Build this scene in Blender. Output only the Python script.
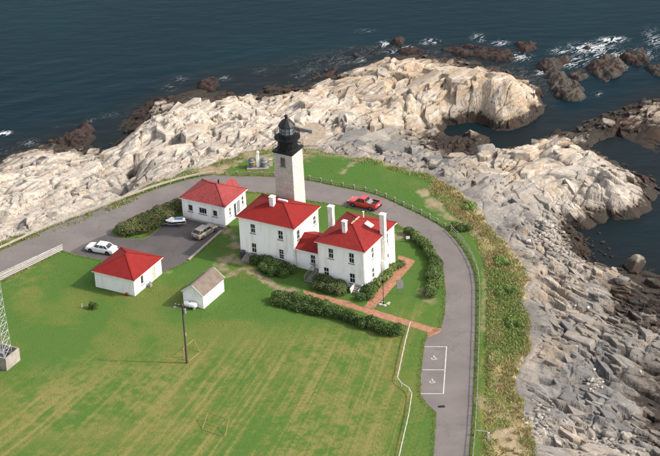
import bpy, bmesh, math, random
import numpy as np
from mathutils import Matrix, Vector

# ------------------------------------------------------------------ camera, sky, sun, exposure
scene = bpy.context.scene
for o in list(bpy.data.objects):
    bpy.data.objects.remove(o)
C = scene.collection
R = math.radians
F_PX, PITCH, ROLL, CAM_Z, CAM_Y = 2400.28, R(28.00575), R(-2.84916), 164.7326, -303.0
cd = bpy.data.cameras.new('camera')
cd.sensor_width = 36.0
cd.sensor_fit = 'HORIZONTAL'
cd.lens = 36.0 * F_PX / 660.0
cd.clip_start, cd.clip_end = 1.0, 9000.0
cam = bpy.data.objects.new('camera', cd)
C.objects.link(cam)
cam.matrix_world = (Matrix.Translation((0, CAM_Y, CAM_Z)) @ Matrix.Rotation(math.pi / 2 - PITCH, 4, 'X')
                    @ Matrix.Rotation(ROLL, 4, 'Z'))
scene.camera = cam

SUN_AZ, SUN_EL = R(-9.0), R(38.0)          # azimuth from +x, counter-clockwise
world = bpy.data.worlds.new('World')
scene.world = world
world.use_nodes = True
wn = world.node_tree.nodes
wl = world.node_tree.links
bg = wn['Background']
sky = wn.new('ShaderNodeTexSky')
sky.sky_type = 'NISHITA'
sky.sun_disc = False
sky.sun_elevation = SUN_EL
sky.sun_rotation = math.pi / 2 - SUN_AZ      # clockwise from +y
sky.air_density, sky.dust_density, sky.ozone_density = 1.0, 3.0, 1.0
hs = wn.new('ShaderNodeHueSaturation')          # thin high haze: a paler sky than the clear-air model
hs.inputs['Saturation'].default_value = .38
wl.new(sky.outputs['Color'], hs.inputs['Color'])
wl.new(hs.outputs['Color'], bg.inputs['Color'])
bg.inputs['Strength'].default_value = 0.15
sd = bpy.data.lights.new('sun', 'SUN')
sd.energy = 2.15
sd.angle = R(1.5)
sd.color = (1.0, 0.92, 0.80)
so = bpy.data.objects.new('sun', sd)
C.objects.link(so)
sv = Vector((math.cos(SUN_AZ) * math.cos(SUN_EL), math.sin(SUN_AZ) * math.cos(SUN_EL), math.sin(SUN_EL)))
so.rotation_euler = sv.to_track_quat('Z', 'Y').to_euler()
so.location = (60, -20, 80)
scene.view_settings.view_transform = 'Standard'
scene.view_settings.look = 'None'
scene.view_settings.exposure = 1.1
scene.view_settings.gamma = 1.0
scene.render.engine = 'CYCLES'

rng = np.random.default_rng(7)
random.seed(7)
SEA = -6.0

# ------------------------------------------------------------------ survey helpers
def at(px, py, z=0.0):
    """world point that the survey photograph shows at px,py (660 wide) lying at height z"""
    a, b = px - 330.0, 228.0 - py
    cr, sr = math.cos(ROLL), math.sin(ROLL)
    X, Y = cr * a - sr * b, sr * a + cr * b
    ct, st = math.cos(PITCH), math.sin(PITCH)
    D = (X, Y * st + F_PX * ct, Y * ct - F_PX * st)
    t = (z - CAM_Z) / D[2]
    return (D[0] * t, CAM_Y + D[1] * t, z)

def at2(px, py, z=0.0):
    return at(px, py, z)[:2]

# ------------------------------------------------------------------ materials
def nd(nt, t, **kw):
    n = nt.nodes.new(t)
    for k, v in kw.items():
        setattr(n, k, v)
    return n

def mat(name, c1, c2=None, rough=0.8, scale=3.0, detail=6.0, bump=0.0, bscale=None, metallic=0.0, spec=0.3,
        stretch=(1, 1, 1), lo=0.35, hi=0.65, attr=None, coords='Object'):
    m = bpy.data.materials.new(name)
    m.use_nodes = True
    nt = m.node_tree
    b = nt.nodes['Principled BSDF']
    b.inputs['Roughness'].default_value = rough
    b.inputs['Metallic'].default_value = metallic
    b.inputs['Specular IOR Level'].default_value = spec
    if c2 is None:
        c2 = tuple(min(1, x * 0.85) for x in c1)
    tc = nd(nt, 'ShaderNodeTexCoord')
    mp = nd(nt, 'ShaderNodeMapping')
    mp.inputs['Scale'].default_value = stretch
    nt.links.new(tc.outputs[coords], mp.inputs['Vector'])
    nz = nd(nt, 'ShaderNodeTexNoise')
    nz.inputs['Scale'].default_value = scale
    nz.inputs['Detail'].default_value = detail
    nt.links.new(mp.outputs['Vector'], nz.inputs['Vector'])
    rp = nd(nt, 'ShaderNodeValToRGB')
    rp.color_ramp.elements[0].position = lo
    rp.color_ramp.elements[1].position = hi
    rp.color_ramp.elements[0].color = (*c1, 1)
    rp.color_ramp.elements[1].color = (*c2, 1)
    nt.links.new(nz.outputs['Fac'], rp.inputs['Fac'])
    out = rp.outputs['Color']
    if attr:
        at_ = nd(nt, 'ShaderNodeAttribute', attribute_name=attr)
        mx = nd(nt, 'ShaderNodeMix', data_type='RGBA', blend_type='MULTIPLY')
        mx.inputs[0].default_value = 1.0
        nt.links.new(at_.outputs['Color'], mx.inputs[6])
        nt.links.new(out, mx.inputs[7])
        out = mx.outputs[2]
    nt.links.new(out, b.inputs['Base Color'])
    if bump:
        n2 = nd(nt, 'ShaderNodeTexNoise')
        n2.inputs['Scale'].default_value = bscale or scale * 4
        n2.inputs['Detail'].default_value = 5
        nt.links.new(mp.outputs['Vector'], n2.inputs['Vector'])
        bp = nd(nt, 'ShaderNodeBump')
        bp.inputs['Strength'].default_value = 1.0
        bp.inputs['Distance'].default_value = bump
        nt.links.new(n2.outputs['Fac'], bp.inputs['Height'])
        nt.links.new(bp.outputs['Normal'], b.inputs['Normal'])
    return m

M = {}
M['white_wall'] = mat('white_wall', (.86, .84, .80), (.66, .62, .56), .8, 1.1, 9, .006, 14, stretch=(1, 1, .22), lo=.48, hi=.82)
M['shed_wall'] = mat('shed_wall', (.78, .765, .73), (.64, .61, .56), .85, 1.3, 8, .004, 14, stretch=(1, 1, .4), lo=.45, hi=.8)
M['trim'] = mat('trim', (.76, .74, .70), (.60, .57, .52), .7, 3)
M['sill'] = mat('sill', (.20, .19, .18), (.14, .133, .126), .8, 4)
M['glass'] = mat('glass', (.012, .014, .017), (.035, .038, .04), .12, .9, 2, spec=.5)
M['brown_glass'] = mat('brown_glass', (.07, .05, .035), (.03, .025, .022), .25, 3, spec=.5)
M['concrete'] = mat('concrete', (.30, .27, .235), (.20, .18, .155), .9, 1.6, 8, .006)
M['pale_stone'] = mat('pale_stone', (.38, .35, .30), (.27, .245, .21), .9, 2.0, 8, .01)
M['timber'] = mat('timber', (.26, .215, .165), (.18, .15, .115), .85, 2.5, 6, .004, stretch=(1, 1, 1))
M['grey_timber'] = mat('grey_timber', (.22, .205, .18), (.15, .135, .115), .85, 2.5, 6, .004)
M['pale_timber'] = mat('pale_timber', (.24, .215, .18), (.17, .15, .125), .85, 2.5)
M['beam_timber'] = mat('beam_timber', (.36, .31, .25), (.27, .23, .18), .85, 2.0, 7, .004)
M['white_timber'] = mat('white_timber', (.44, .415, .38), (.33, .305, .28), .75, 2.5)
M['stick'] = mat('stick', (.26, .185, .075), (.19, .14, .058), .8, 4)
M['pole_wood'] = mat('pole_wood', (.055, .042, .034), (.085, .068, .055), .85, 5)
M['black_metal'] = mat('black_metal', (.007, .0075, .009), (.016, .0165, .018), .5, 4, spec=.25)
M['grey_metal'] = mat('grey_metal', (.30, .31, .32), (.22, .22, .23), .5, 4, metallic=.3, spec=.5)
M['galvanised'] = mat('galvanised', (.45, .46, .47), (.33, .34, .35), .45, 5, metallic=.4, spec=.5)
M['dark_paint'] = mat('dark_paint', (.035, .045, .055), (.06, .07, .08), .6, 3)
M['rubber'] = mat('rubber', (.018, .018, .018), (.03, .03, .03), .85, 6)
M['rim'] = mat('rim', (.42, .42, .43), (.3, .3, .31), .35, 6, metallic=.7, spec=.5)
M['line_paint'] = mat('line_paint', (.50, .48, .46), (.27, .25, .24), .85, 4, 9, lo=.42, hi=.66)
M['bark'] = mat('bark', (.10, .075, .055), (.06, .045, .035), .9, 8)
M['lens_glass'] = mat('lens_glass', (.55, .40, .18), (.35, .32, .28), .15, 6, spec=.6)
M['pane_clear'] = mat('pane_clear', (.20, .23, .26), (.10, .12, .14), .08, 2, spec=.6)
M['yellow_sign'] = mat('yellow_sign', (.62, .33, .04), (.5, .26, .04), .6, 4)
M['red_plastic'] = mat('red_plastic', (.45, .03, .02), (.35, .03, .02), .5, 4)

def roof_mat(name, c1, c2, fade, amount, course=0.16):
    """weathered shingles: courses along the slope come from z bands, patches of faded paint from noise"""
    m = bpy.data.materials.new(name)
    m.use_nodes = True
    nt = m.node_tree
    b = nt.nodes['Principled BSDF']
    b.inputs['Roughness'].default_value = .85
    b.inputs['Specular IOR Level'].default_value = .2
    tc = nd(nt, 'ShaderNodeTexCoord')
    n1 = nd(nt, 'ShaderNodeTexNoise')
    n1.inputs['Scale'].default_value = 1.1
    n1.inputs['Detail'].default_value = 7
    nt.links.new(tc.outputs['Object'], n1.inputs['Vector'])
    r1 = nd(nt, 'ShaderNodeValToRGB')
    r1.color_ramp.elements[0].position, r1.color_ramp.elements[1].position = .35, .68
    r1.color_ramp.elements[0].color, r1.color_ramp.elements[1].color = (*c1, 1), (*c2, 1)
    nt.links.new(n1.outputs['Fac'], r1.inputs['Fac'])
    n2 = nd(nt, 'ShaderNodeTexNoise')
    n2.inputs['Scale'].default_value = 9
    n2.inputs['Detail'].default_value = 8
    n2.inputs['Roughness'].default_value = .7
    nt.links.new(tc.outputs['Object'], n2.inputs['Vector'])
    r2 = nd(nt, 'ShaderNodeValToRGB')
    r2.color_ramp.elements[0].position, r2.color_ramp.elements[1].position = .66 - amount * .28, .80 - amount * .14
    nt.links.new(n2.outputs['Fac'], r2.inputs['Fac'])
    mx = nd(nt, 'ShaderNodeMix', data_type='RGBA')
    nt.links.new(r2.outputs['Color'], mx.inputs[0])
    nt.links.new(r1.outputs['Color'], mx.inputs[6])
    mx.inputs[7].default_value = (*fade, 1)
    nt.links.new(mx.outputs[2], b.inputs['Base Color'])
    sx = nd(nt, 'ShaderNodeSeparateXYZ')
    nt.links.new(tc.outputs['Object'], sx.inputs['Vector'])
    m1 = nd(nt, 'ShaderNodeMath', operation='DIVIDE')
    m1.inputs[1].default_value = course * .42
    nt.links.new(sx.outputs['Z'], m1.inputs[0])
    m2 = nd(nt, 'ShaderNodeMath', operation='FRACT')
    nt.links.new(m1.outputs[0], m2.inputs[0])
    ad = nd(nt, 'ShaderNodeMath', operation='ADD')
    nt.links.new(m2.outputs[0], ad.inputs[0])
    nt.links.new(n2.outputs['Fac'], ad.inputs[1])
    bp = nd(nt, 'ShaderNodeBump')
    bp.inputs['Distance'].default_value = .012
    nt.links.new(ad.outputs[0], bp.inputs['Height'])
    nt.links.new(bp.outputs['Normal'], b.inputs['Normal'])
    return m

M['red_roof'] = roof_mat('red_roof', (.192, .0125, .0105), (.160, .0104, .0090), (.25, .05, .04), .26)
M['red_roof_worn'] = roof_mat('red_roof_worn', (.190, .0135, .0112), (.160, .0110, .0098), (.42, .20, .165), .30)
M['pink_roof'] = roof_mat('pink_roof', (.225, .030, .030), (.185, .023, .024), (.36, .14, .13), .60)
M['brown_roof'] = roof_mat('brown_roof', (.16, .125, .10), (.115, .09, .075), (.24, .20, .17), .45)

def car_paint(name, c, rough=.25):
    m = mat(name, c, tuple(x * .9 for x in c), rough, 3, spec=.5)
    m.node_tree.nodes['Principled BSDF'].inputs['Coat Weight'].default_value = .6
    return m
M['car_white'] = car_paint('car_white', (.78, .77, .74))
M['car_tan'] = car_paint('car_tan', (.24, .20, .16))
M['car_red'] = car_paint('car_red', (.50, .022, .018))
M['car_grey'] = car_paint('car_grey', (.10, .095, .09), .5)
M['ski_blue'] = car_paint('ski_blue', (.12, .22, .32))
M['tail_red'] = mat('tail_red', (.5, .02, .015), (.4, .02, .015), .3, 5, spec=.5)
M['lamp_clear'] = mat('lamp_clear', (.6, .6, .58), (.5, .5, .48), .2, 5, spec=.5)
M['black_liner'] = mat('black_liner', (.012, .012, .013), (.02, .02, .021), .8, 5)

# ------------------------------------------------------------------ mesh helpers
class MB:
    def __init__(s):
        s.v, s.f = [], []

    def add(s, vs, fs):
        o = len(s.v)
        s.v += [tuple(v) for v in vs]
        s.f += [tuple(i + o for i in f) for f in fs]
        return s

    def box(s, c, d, rz=0.0, rot=None):
        x, y, z = d[0] / 2, d[1] / 2, d[2] / 2
        vs = [Vector(p) for p in ((-x, -y, -z), (x, -y, -z), (x, y, -z), (-x, y, -z), (-x, -y, z), (x, -y, z), (x, y, z), (-x, y, z))]
        m = rot if rot is not None else Matrix.Rotation(rz, 3, 'Z')
        return s.add([m @ v + Vector(c) for v in vs],
                     [(3, 2, 1, 0), (4, 5, 6, 7), (0, 1, 5, 4), (1, 2, 6, 5), (2, 3, 7, 6), (3, 0, 4, 7)])

    def beam(s, a, b, w, h=None):
        a, b = Vector(a), Vector(b)
        h = h or w
        d = (b - a)
        L = d.length
        q = d.to_track_quat('X', 'Z').to_matrix()
        return s.box((a + b) / 2, (L, w, h), rot=q)

    def tube(s, a, b, r0, r1=None, n=8):
        a, b = Vector(a), Vector(b)
        r1 = r0 if r1 is None else r1
        q = (b - a).to_track_quat('Z', 'Y').to_matrix()
        vs = []
        for p, r in ((a, r0), (b, r1)):
            for i in range(n):
                t = 2 * math.pi * i / n
                vs.append(p + q @ Vector((r * math.cos(t), r * math.sin(t), 0)))
        fs = [(i, (i + 1) % n, n + (i + 1) % n, n + i) for i in range(n)] + [tuple(range(n - 1, -1, -1)), tuple(range(n, 2 * n))]
        return s.add(vs, fs)

    def lathe(s, prof, n=16, c=(0, 0, 0), ph=0.0):
        vs, fs = [], []
        for r, z in prof:
            for i in range(n):
                t = 2 * math.pi * i / n + ph
                vs.append((c[0] + r * math.cos(t), c[1] + r * math.sin(t), c[2] + z))
        for k in range(len(prof) - 1):
            for i in range(n):
                j = (i + 1) % n
                fs.append((k * n + i, k * n + j, (k + 1) * n + j, (k + 1) * n + i))
        fs.append(tuple(range(n - 1, -1, -1)))
        fs.append(tuple((len(prof) - 1) * n + i for i in range(n)))
        return s.add(vs, fs)

    def loft(s, loops):
        n = len(loops[0])
        vs = [p for l in loops for p in l]
        fs = []
        for k in range(len(loops) - 1):
            for i in range(n):
                j = (i + 1) % n
                fs.append((k * n + i, k * n + j, (k + 1) * n + j, (k + 1) * n + i))
        fs.append(tuple(range(n - 1, -1, -1)))
        fs.append(tuple((len(loops) - 1) * n + i for i in range(n)))
        return s.add(vs, fs)

    def mesh(s, name, m, smooth=False):
        me = bpy.data.meshes.new(name)
        me.from_pydata(s.v, [], s.f)
        bm = bmesh.new()
        bm.from_mesh(me)
        bmesh.ops.recalc_face_normals(bm, faces=bm.faces)
        bm.to_mesh(me)
        bm.free()
        if smooth:
            me.shade_smooth()
        me.materials.append(M[m] if isinstance(m, str) else m)
        return me

    def build(s, name, m, parent=None, smooth=False, loc=None):
        return link(name, s.mesh(name, m, smooth), parent, loc)

def link(name, me, parent=None, loc=None):
    o = bpy.data.objects.new(name, me)
    C.objects.link(o)
    if parent is not None:
        o.parent = parent
    if loc is not None:
        o.location = loc
    return o

def tag(o, label, cat, group=None):
    o['label'] = label
    o['category'] = cat
    if group:
        o['group'] = group
    return o

def thing(name, label, cat, loc=(0, 0, 0), rz=0.0, group=None):
    o = link(name, None, None, loc)
    o.rotation_euler = (0, 0, rz)
    return tag(o, label, cat, group)

def structure(o):
    o['kind'] = 'structure'
    return o

def stuff(o):
    o['kind'] = 'stuff'
    return o

def np_mesh(name, V, Fq, m, smooth=True, attrs=None):
    """fast mesh from numpy arrays: V (n,3), Fq (m,k)"""
    me = bpy.data.meshes.new(name)
    V = np.ascontiguousarray(V, dtype=np.float32)
    Fq = np.ascontiguousarray(Fq, dtype=np.int32)
    k = Fq.shape[1]
    me.vertices.add(len(V))
    me.vertices.foreach_set('co', V.ravel())
    me.loops.add(Fq.size)
    me.loops.foreach_set('vertex_index', Fq.ravel())
    me.polygons.add(len(Fq))
    me.polygons.foreach_set('loop_start', np.arange(0, Fq.size, k, dtype=np.int32))
    me.polygons.foreach_set('loop_total', np.full(len(Fq), k, dtype=np.int32))
    me.update(calc_edges=True)
    me.polygons.foreach_set('use_smooth', np.full(len(Fq), bool(smooth)))
    for an, av in (attrs or {}).items():
        if av.ndim == 1:
            a = me.attributes.new(an, 'FLOAT', 'POINT')
            a.data.foreach_set('value', np.ascontiguousarray(av, dtype=np.float32))
        else:
            a = me.attributes.new(an, 'FLOAT_COLOR', 'POINT')
            c4 = np.ones((len(V), 4), dtype=np.float32)
            c4[:, :3] = av
            a.data.foreach_set('color', c4.ravel())
    me.materials.append(M[m] if isinstance(m, str) else m)
    return me

def sheet(name, pts, z, m, parent=None):
    """flat polygon sheet with the outline pts (world xy) at height z"""
    bm = bmesh.new()
    vs = [bm.verts.new((p[0], p[1], z)) for p in pts]
    f = bm.faces.new(vs)
    bmesh.ops.triangulate(bm, faces=[f])
    bmesh.ops.recalc_face_normals(bm, faces=bm.faces)
    if sum(f.normal.z for f in bm.faces) < 0:
        bmesh.ops.reverse_faces(bm, faces=bm.faces)
    me = bpy.data.meshes.new(name)
    bm.to_mesh(me)
    bm.free()
    me.materials.append(M[m])
    return link(name, me, parent)

def smooth_line(P, step=1.0):
    """Catmull-Rom through P resampled at about `step`"""
    P = [np.array(p, float) for p in P]
    out = []
    for i in range(len(P) - 1):
        p0, p1, p2, p3 = P[max(i - 1, 0)], P[i], P[i + 1], P[min(i + 2, len(P) - 1)]
        n = max(1, int(np.linalg.norm(p2 - p1) / step))
        for k in range(n):
            t = k / n
            out.append(.5 * (2 * p1 + (p2 - p0) * t + (2 * p0 - 5 * p1 + 4 * p2 - p3) * t * t + (3 * p1 - p0 - 3 * p2 + p3) * t ** 3))
    out.append(P[-1])
    return np.array(out)

def along(L, spacing):
    """points every `spacing` metres along polyline L"""
    L = np.asarray(L, float)
    seg = np.linalg.norm(np.diff(L, axis=0), axis=1)
    s = np.concatenate([[0], np.cumsum(seg)])
    n = max(1, int(round(s[-1] / spacing)))
    q = np.linspace(0, s[-1], n + 1)
    return np.stack([np.interp(q, s, L[:, k]) for k in range(2)], 1)

# ------------------------------------------------------------------ noise in numpy
def hsh(i, j, k=0):
    h = (i.astype(np.int64) * 374761393 + j.astype(np.int64) * 668265263 + k * 2147483647 + 12345) & 0xffffffff
    h = ((h ^ (h >> 13)) * 1274126177) & 0xffffffff
    h = h ^ (h >> 16)
    return (h & 0xffffff).astype(np.float64) / 0xffffff

def vnoise(x, y, k=0):
    i, j = np.floor(x), np.floor(y)
    u, v = x - i, y - j
    u, v = u * u * (3 - 2 * u), v * v * (3 - 2 * v)
    a, b, c_, d = hsh(i, j, k), hsh(i + 1, j, k), hsh(i, j + 1, k), hsh(i + 1, j + 1, k)
    return (a * (1 - u) + b * u) * (1 - v) + (c_ * (1 - u) + d * u) * v

def fbm(x, y, k=0, oct=5, gain=.5):
    s, a, t = 0, 1.0, 0
    for o in range(oct):
        s = s + a * vnoise(x, y, k + o * 17)
        t += a
        a *= gain
        x, y = x * 2.03 + 11.3, y * 2.03 + 7.7
    return s / t

def slabs(x, y, ang, la, lb, dip, k, tilt=1.0, crack=.25, dome=0.0, step=1.0):
    """broken tilted slabs: Voronoi cells (la along strike, lb across), each a tilted plane, cracks between"""
    ca, sa = math.cos(ang), math.sin(ang)
    wx = x + 0.35 * la * (vnoise(x / la * .9, y / la * .9, k + 50) - .5)
    wy = y + 0.35 * la * (vnoise(x / la * .9, y / la * .9, k + 51) - .5)
    a, b = (wx * ca + wy * sa) / la, (-wx * sa + wy * ca) / lb
    i0, j0 = np.floor(a), np.floor(b)
    d1 = np.full(x.shape, 9.0)
    d2 = np.full(x.shape, 9.0)
    val = np.zeros(x.shape)
    wsum = np.full(x.shape, 1e-9)
    for di in (-1, 0, 1):
        for dj in (-1, 0, 1):
            i, j = i0 + di, j0 + dj
            da, db = a - (i + hsh(i, j, k)), b - (j + hsh(i, j, k + 1))
            d = np.sqrt(da * da + db * db)
            g1 = (hsh(i, j, k + 2) - .5) * .8 * tilt
            g2 = dip * (.35 + .9 * hsh(i, j, k + 3)) + (hsh(i, j, k + 4) - .5) * .8 * tilt
            v = (hsh(i, j, k + 5) - .5) * step + g1 * da + g2 * db - dome * (d * d - .2)
            nearer = d < d1
            d2 = np.where(nearer, d1, np.minimum(d2, d))
            w_s = np.exp(-13 * d)
            val = val + v * w_s
            wsum = wsum + w_s
            d1 = np.where(nearer, d, d1)
    return val / wsum - crack * np.exp(-(d2 - d1) / .045)

def facet(x, y, k):
    """planar facets: random heights on a triangle lattice, joined by flat faces and sharp creases"""
    sk = (x + y) * .36602540378
    u, v = x + sk, y + sk
    i, j = np.floor(u), np.floor(v)
    u, v = u - i, v - j
    a, d = hsh(i, j, k), hsh(i + 1, j + 1, k)
    up = u > v
    m_ = np.where(up, hsh(i + 1, j, k), hsh(i, j + 1, k))
    hi_, lo_ = np.maximum(u, v), np.minimum(u, v)
    return a * (1 - hi_) + m_ * (hi_ - lo_) + d * lo_ - .5

def ledges(b, a, k):
    """bedding ledges across strike: long back slope, short broken face, every bed its own height"""
    i = np.floor(b)
    f = b - i
    amp = .35 + 1.1 * hsh(i, np.floor(a / 3 + hsh(i, i, k + 1) * 9), k)
    br = .72 + .2 * hsh(i, i, k + 2)
    return amp * (np.where(f < br, f / br, (1 - f) / (1 - br)) - .5)

def in_poly(x, y, P):
    P = np.asarray(P, float)
    c = np.zeros(x.shape, bool)
    j = len(P) - 1
    for i in range(len(P)):
        xi, yi, xj, yj = *P[i], *P[j]
        if yi != yj:
            c ^= ((yi > y) != (yj > y)) & (x < (xj - xi) * (y - yi) / (yj - yi) + xi)
        j = i
    return c

def dist_poly(x, y, P, closed=True):
    P = np.asarray(P, float)
    d = np.full(x.shape, 1e9)
    n = len(P)
    for i in range(n if closed else n - 1):
        a, b = P[i], P[(i + 1) % n]
        e = b - a
        t = np.clip(((x - a[0]) * e[0] + (y - a[1]) * e[1]) / (e @ e + 1e-9), 0, 1)
        d = np.minimum(d, (x - a[0] - t * e[0]) ** 2 + (y - a[1] - t * e[1]) ** 2)
    return np.sqrt(d)

def bilerp(G, xs, ys, x, y):
    fx = np.clip((x - xs[0]) / (xs[1] - xs[0]), 0, len(xs) - 1.001)
    fy = np.clip((y - ys[0]) / (ys[1] - ys[0]), 0, len(ys) - 1.001)
    i, j = fx.astype(int), fy.astype(int)
    u, v = fx - i, fy - j
    return (G[j, i] * (1 - u) + G[j, i + 1] * u) * (1 - v) + (G[j + 1, i] * (1 - u) + G[j + 1, i + 1] * u) * v

def tps(P, Z, smooth=.02):
    P = np.asarray(P, float)
    n = len(P)
    def U(r2):
        return r2 * np.log(r2 + 1e-9) * .5
    K = U(((P[:, None] - P[None]) ** 2).sum(-1)) + np.eye(n) * smooth * n
    T = np.c_[np.ones(n), P]
    A = np.block([[K, T], [T.T, np.zeros((3, 3))]])
    w = np.linalg.solve(A, np.r_[Z, 0, 0, 0])
    def f(x, y):
        q = np.stack([x.ravel(), y.ravel()], 1)
        r2 = ((q[:, None] - P[None]) ** 2).sum(-1)
        return (U(r2) @ w[:n] + w[n] + q @ w[n + 1:]).reshape(x.shape)
    return f

def grid_faces(nx, ny, keep):
    """quads of an ny*nx grid whose four corners are all kept; returns faces and the vertex index map"""
    idx = np.arange(nx * ny).reshape(ny, nx)
    q = np.stack([idx[:-1, :-1], idx[:-1, 1:], idx[1:, 1:], idx[1:, :-1]], -1).reshape(-1, 4)
    q = q[keep.ravel()[q].all(1)]
    used = np.unique(q)
    mp = np.full(nx * ny, -1)
    mp[used] = np.arange(len(used))
    return mp[q], used

# ------------------------------------------------------------------ the land and its edge
EDGE_PX = [(-130, 290), (-60, 262), (0, 240), (35, 231), (75, 217.5), (125, 197.5), (157, 181), (180, 172.5), (210, 163.5), (228, 158), (245, 151),
           (275, 148), (302, 147), (325, 151), (347, 156), (365, 157), (395, 163.5), (430, 174), (447.5, 181), (470, 197), (487.5, 214),
           (495, 230), (510, 244.5), (527, 264), (535, 277.5), (524, 291), (527.5, 307), (535, 320), (533, 334), (537, 342), (527.5, 357),
           (516, 374), (518, 387), (523, 402), (532, 422), (536, 442), (550, 456), (566, 500), (585, 560), (600, 620)]
EDGE = [at2(*p, -.1) for p in EDGE_PX]
LAND = EDGE + [at2(300, 760), at2(-300, 760), at2(-300, 330)]

SHORE_PX = [(-60, 183), (-25, 172), (0, 160), (10, 153.7), (37, 146), (58, 141), (75, 145), (96, 149), (107, 149), (112, 140), (132, 127.5), (136, 117.5), (143, 107.5), (165, 104),
            (173, 98), (192, 92), (219, 95), (240, 92.5), (250, 90), (262, 85), (265, 78.7), (285, 80), (307, 82), (325, 75), (330, 68), (350, 65), (365, 57.5),
            (370, 52.5), (385, 52.5), (390, 56), (412, 57.5), (435, 61), (450, 59), (475, 61), (495, 65), (510, 73.7), (527, 76), (540, 80), (543, 92),
            (546, 107), (532, 115), (510, 124), (495, 128), (470, 135), (447, 137.5), (433, 140), (439, 146), (447, 152), (465, 150), (478, 147), (494, 158),
            (510, 157), (522, 150), (537, 145), (540, 137), (557, 131), (572, 128), (587, 120), (617, 112.5), (645, 101), (662, 99), (700, 95),
            (595, 133), (588, 145), (596, 156), (612, 163), (640, 211), (590, 216), (586, 227), (591, 236), (598, 248), (606, 258), (645, 266), (662, 268), (700, 275)]
INNER = [(0, 215, -1), (0, 190, -1.2), (0, 172, -3.6), (-60, 235, -1), (-60, 208, -2.6), (50, 205, -.9), (50, 180, -1.2), (50, 160, -3.2), (110, 185, -1.5), (125, 165, -2.8), (110, 160, -2.4), (92, 165, -2), (25, 175, -1.6),
         (80, 160, -3.4), (75, 190, -1.0), (150, 160, -.8), (165, 140, -.9), (150, 125, -3), (180, 150, -.5), (200, 120, -1), (190, 106, -3), (230, 130, -.7), (240, 110, -2), (270, 120, -.6), (280, 100, -2), (310, 112, -.5),
         (215, 145, -.4), (255, 138, -.4), (318, 132, -.3), (320, 92, -2.4), (345, 110, -1.1), (345, 135, -.7), (340, 85, -2.8), (370, 135, -1.2), (375, 95, -1.5), (380, 72, -3), (400, 110, -2), (415, 85, -1.3), (430, 72, -2.6), (440, 90, -.9), (470, 85, -.7),
         (500, 90, -.9), (520, 95, -1.6), (470, 72, -2.5), (500, 78, -2.9), (535, 93, -2.8), (530, 105, -3.4), (440, 118, -2.5), (470, 116, -2.6), (500, 110, -2.8), (412, 125, -3.6), (398, 138, -3.2), (415, 139, -4.8),
         (400, 152, -1.4), (420, 158, -1.2), (445, 166, -1.3), (470, 162, -2.4), (487, 150, -3), (480, 178, -1.2), (505, 167, -2.4), (500, 192, -1), (520, 177, -1.4), (540, 165, -2), (530, 151, -3.4), (560, 160, -2), (565, 145, -2.7),
         (578, 133, -4.3), (586, 129, -4.5), (594, 125, -4.5), (586, 138, -4.3), (560, 185, -1.5), (590, 175, -1.8), (610, 185, -2), (632, 190, -3.2), (600, 160, -3.5), (600, 205, -4), (570, 206, -3), (540, 205, -2), (520, 215, -1.3), (515, 235, -1), (545, 237, -2.8), (570, 238, -4.8),
         (560, 257, -3), (580, 263, -4.2), (547, 264, -1.4), (550, 285, -1), (580, 285, -2.2), (605, 285, -3.6), (640, 292, -5), (560, 310, -1), (590, 310, -2), (620, 310, -3.4), (652, 315, -4.8), (547, 335, -.7), (580, 340, -1.5),
         (615, 345, -2.6), (652, 350, -4), (547, 365, -.7), (570, 375, -1.3), (610, 380, -2.4), (652, 390, -4), (540, 395, -.5), (570, 405, -1.3), (610, 412, -2.6), (648, 420, -4.8), (560, 430, -.9), (600, 432, -2.8), (640, 446, -3),
         (580, 452, -1.1), (620, 457, -2), (603, 125, -4.2), (620, 119, -4.1), (645, 108, -3.9), (662, 111, -4.0), (640, 124, -4.9), (655, 139, -5.2), (675, 120, -4.4),
         (610, 145, -6.6), (640, 152, -6.6), (662, 165, -6.4), (625, 171, -5.4), (650, 176, -5.5), (657, 196, -5.7), (652, 206, -6.0),
         (610, 226, -6.8), (640, 231, -7), (662, 246, -7), (601, 239, -6.5), (700, 235, -7.4), (500, 141, -8), (560, 119, -9), (480, 143, -9.0), (530, 134, -8.5), (600, 101, -9.5), (456, 145, -8.4), (446, 144, -7.6), (468, 142, -8.8),
         (700, 350, -5.6), (700, 420, -5.6), (720, 300, -6.8), (700, 500, -5), (640, 500, -2.6), (600, 520, -.9), (620, 600, -.8), (680, 600, -3.5), (760, 400, -8.5), (760, 500, -8.5), (760, 600, -8), (760, 300, -9), (760, 150, -8),
         (-130, 230, -3), (-130, 260, -1), (-130, 205, -6), (-130, 170, -11)]
for x_, y_ in ((-60, 150), (0, 128), (40, 115), (75, 112), (110, 112), (125, 95), (160, 76), (210, 62), (250, 62), (300, 55), (335, 42), (370, 28), (420, 30), (470, 34), (530, 42), (570, 60), (570, 90), (620, 60), (680, 50)):
    INNER.append((x_, y_, -10.5))
CP = [(*at2(px, py, z), z) for px, py, z in INNER]
CP += [(*at2(px, py, SEA), SEA + .05) for px, py in SHORE_PX]
CP += [(*e, -.25) for e in EDGE[::1]]
landc = np.array(LAND)
for i in range(1, len(EDGE) - 1):                # ground under the lawn drops away just inside the edge
    t = np.array(EDGE[i + 1]) - np.array(EDGE[i - 1])
    nrm = np.array([t[1], -t[0]]) / np.linalg.norm(t)
    q = np.array(EDGE[i]) + nrm * 5
    CP.append((q[0], q[1], -1.3))
CP = np.array(CP)
fbase = tps(CP[:, :2], CP[:, 2], .03)
cx_, cy_ = np.arange(-96, 97, 1.0), np.arange(-110, 112, 1.0)
GX, GY = np.meshgrid(cx_, cy_)
BASE = np.clip(fbase(GX, GY), -12, 0.1)
INL = in_poly(GX, GY, LAND)
ED = dist_poly(GX, GY, LAND)
SDF = np.where(INL, ED, -ED)                     # >0 inside the land
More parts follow.
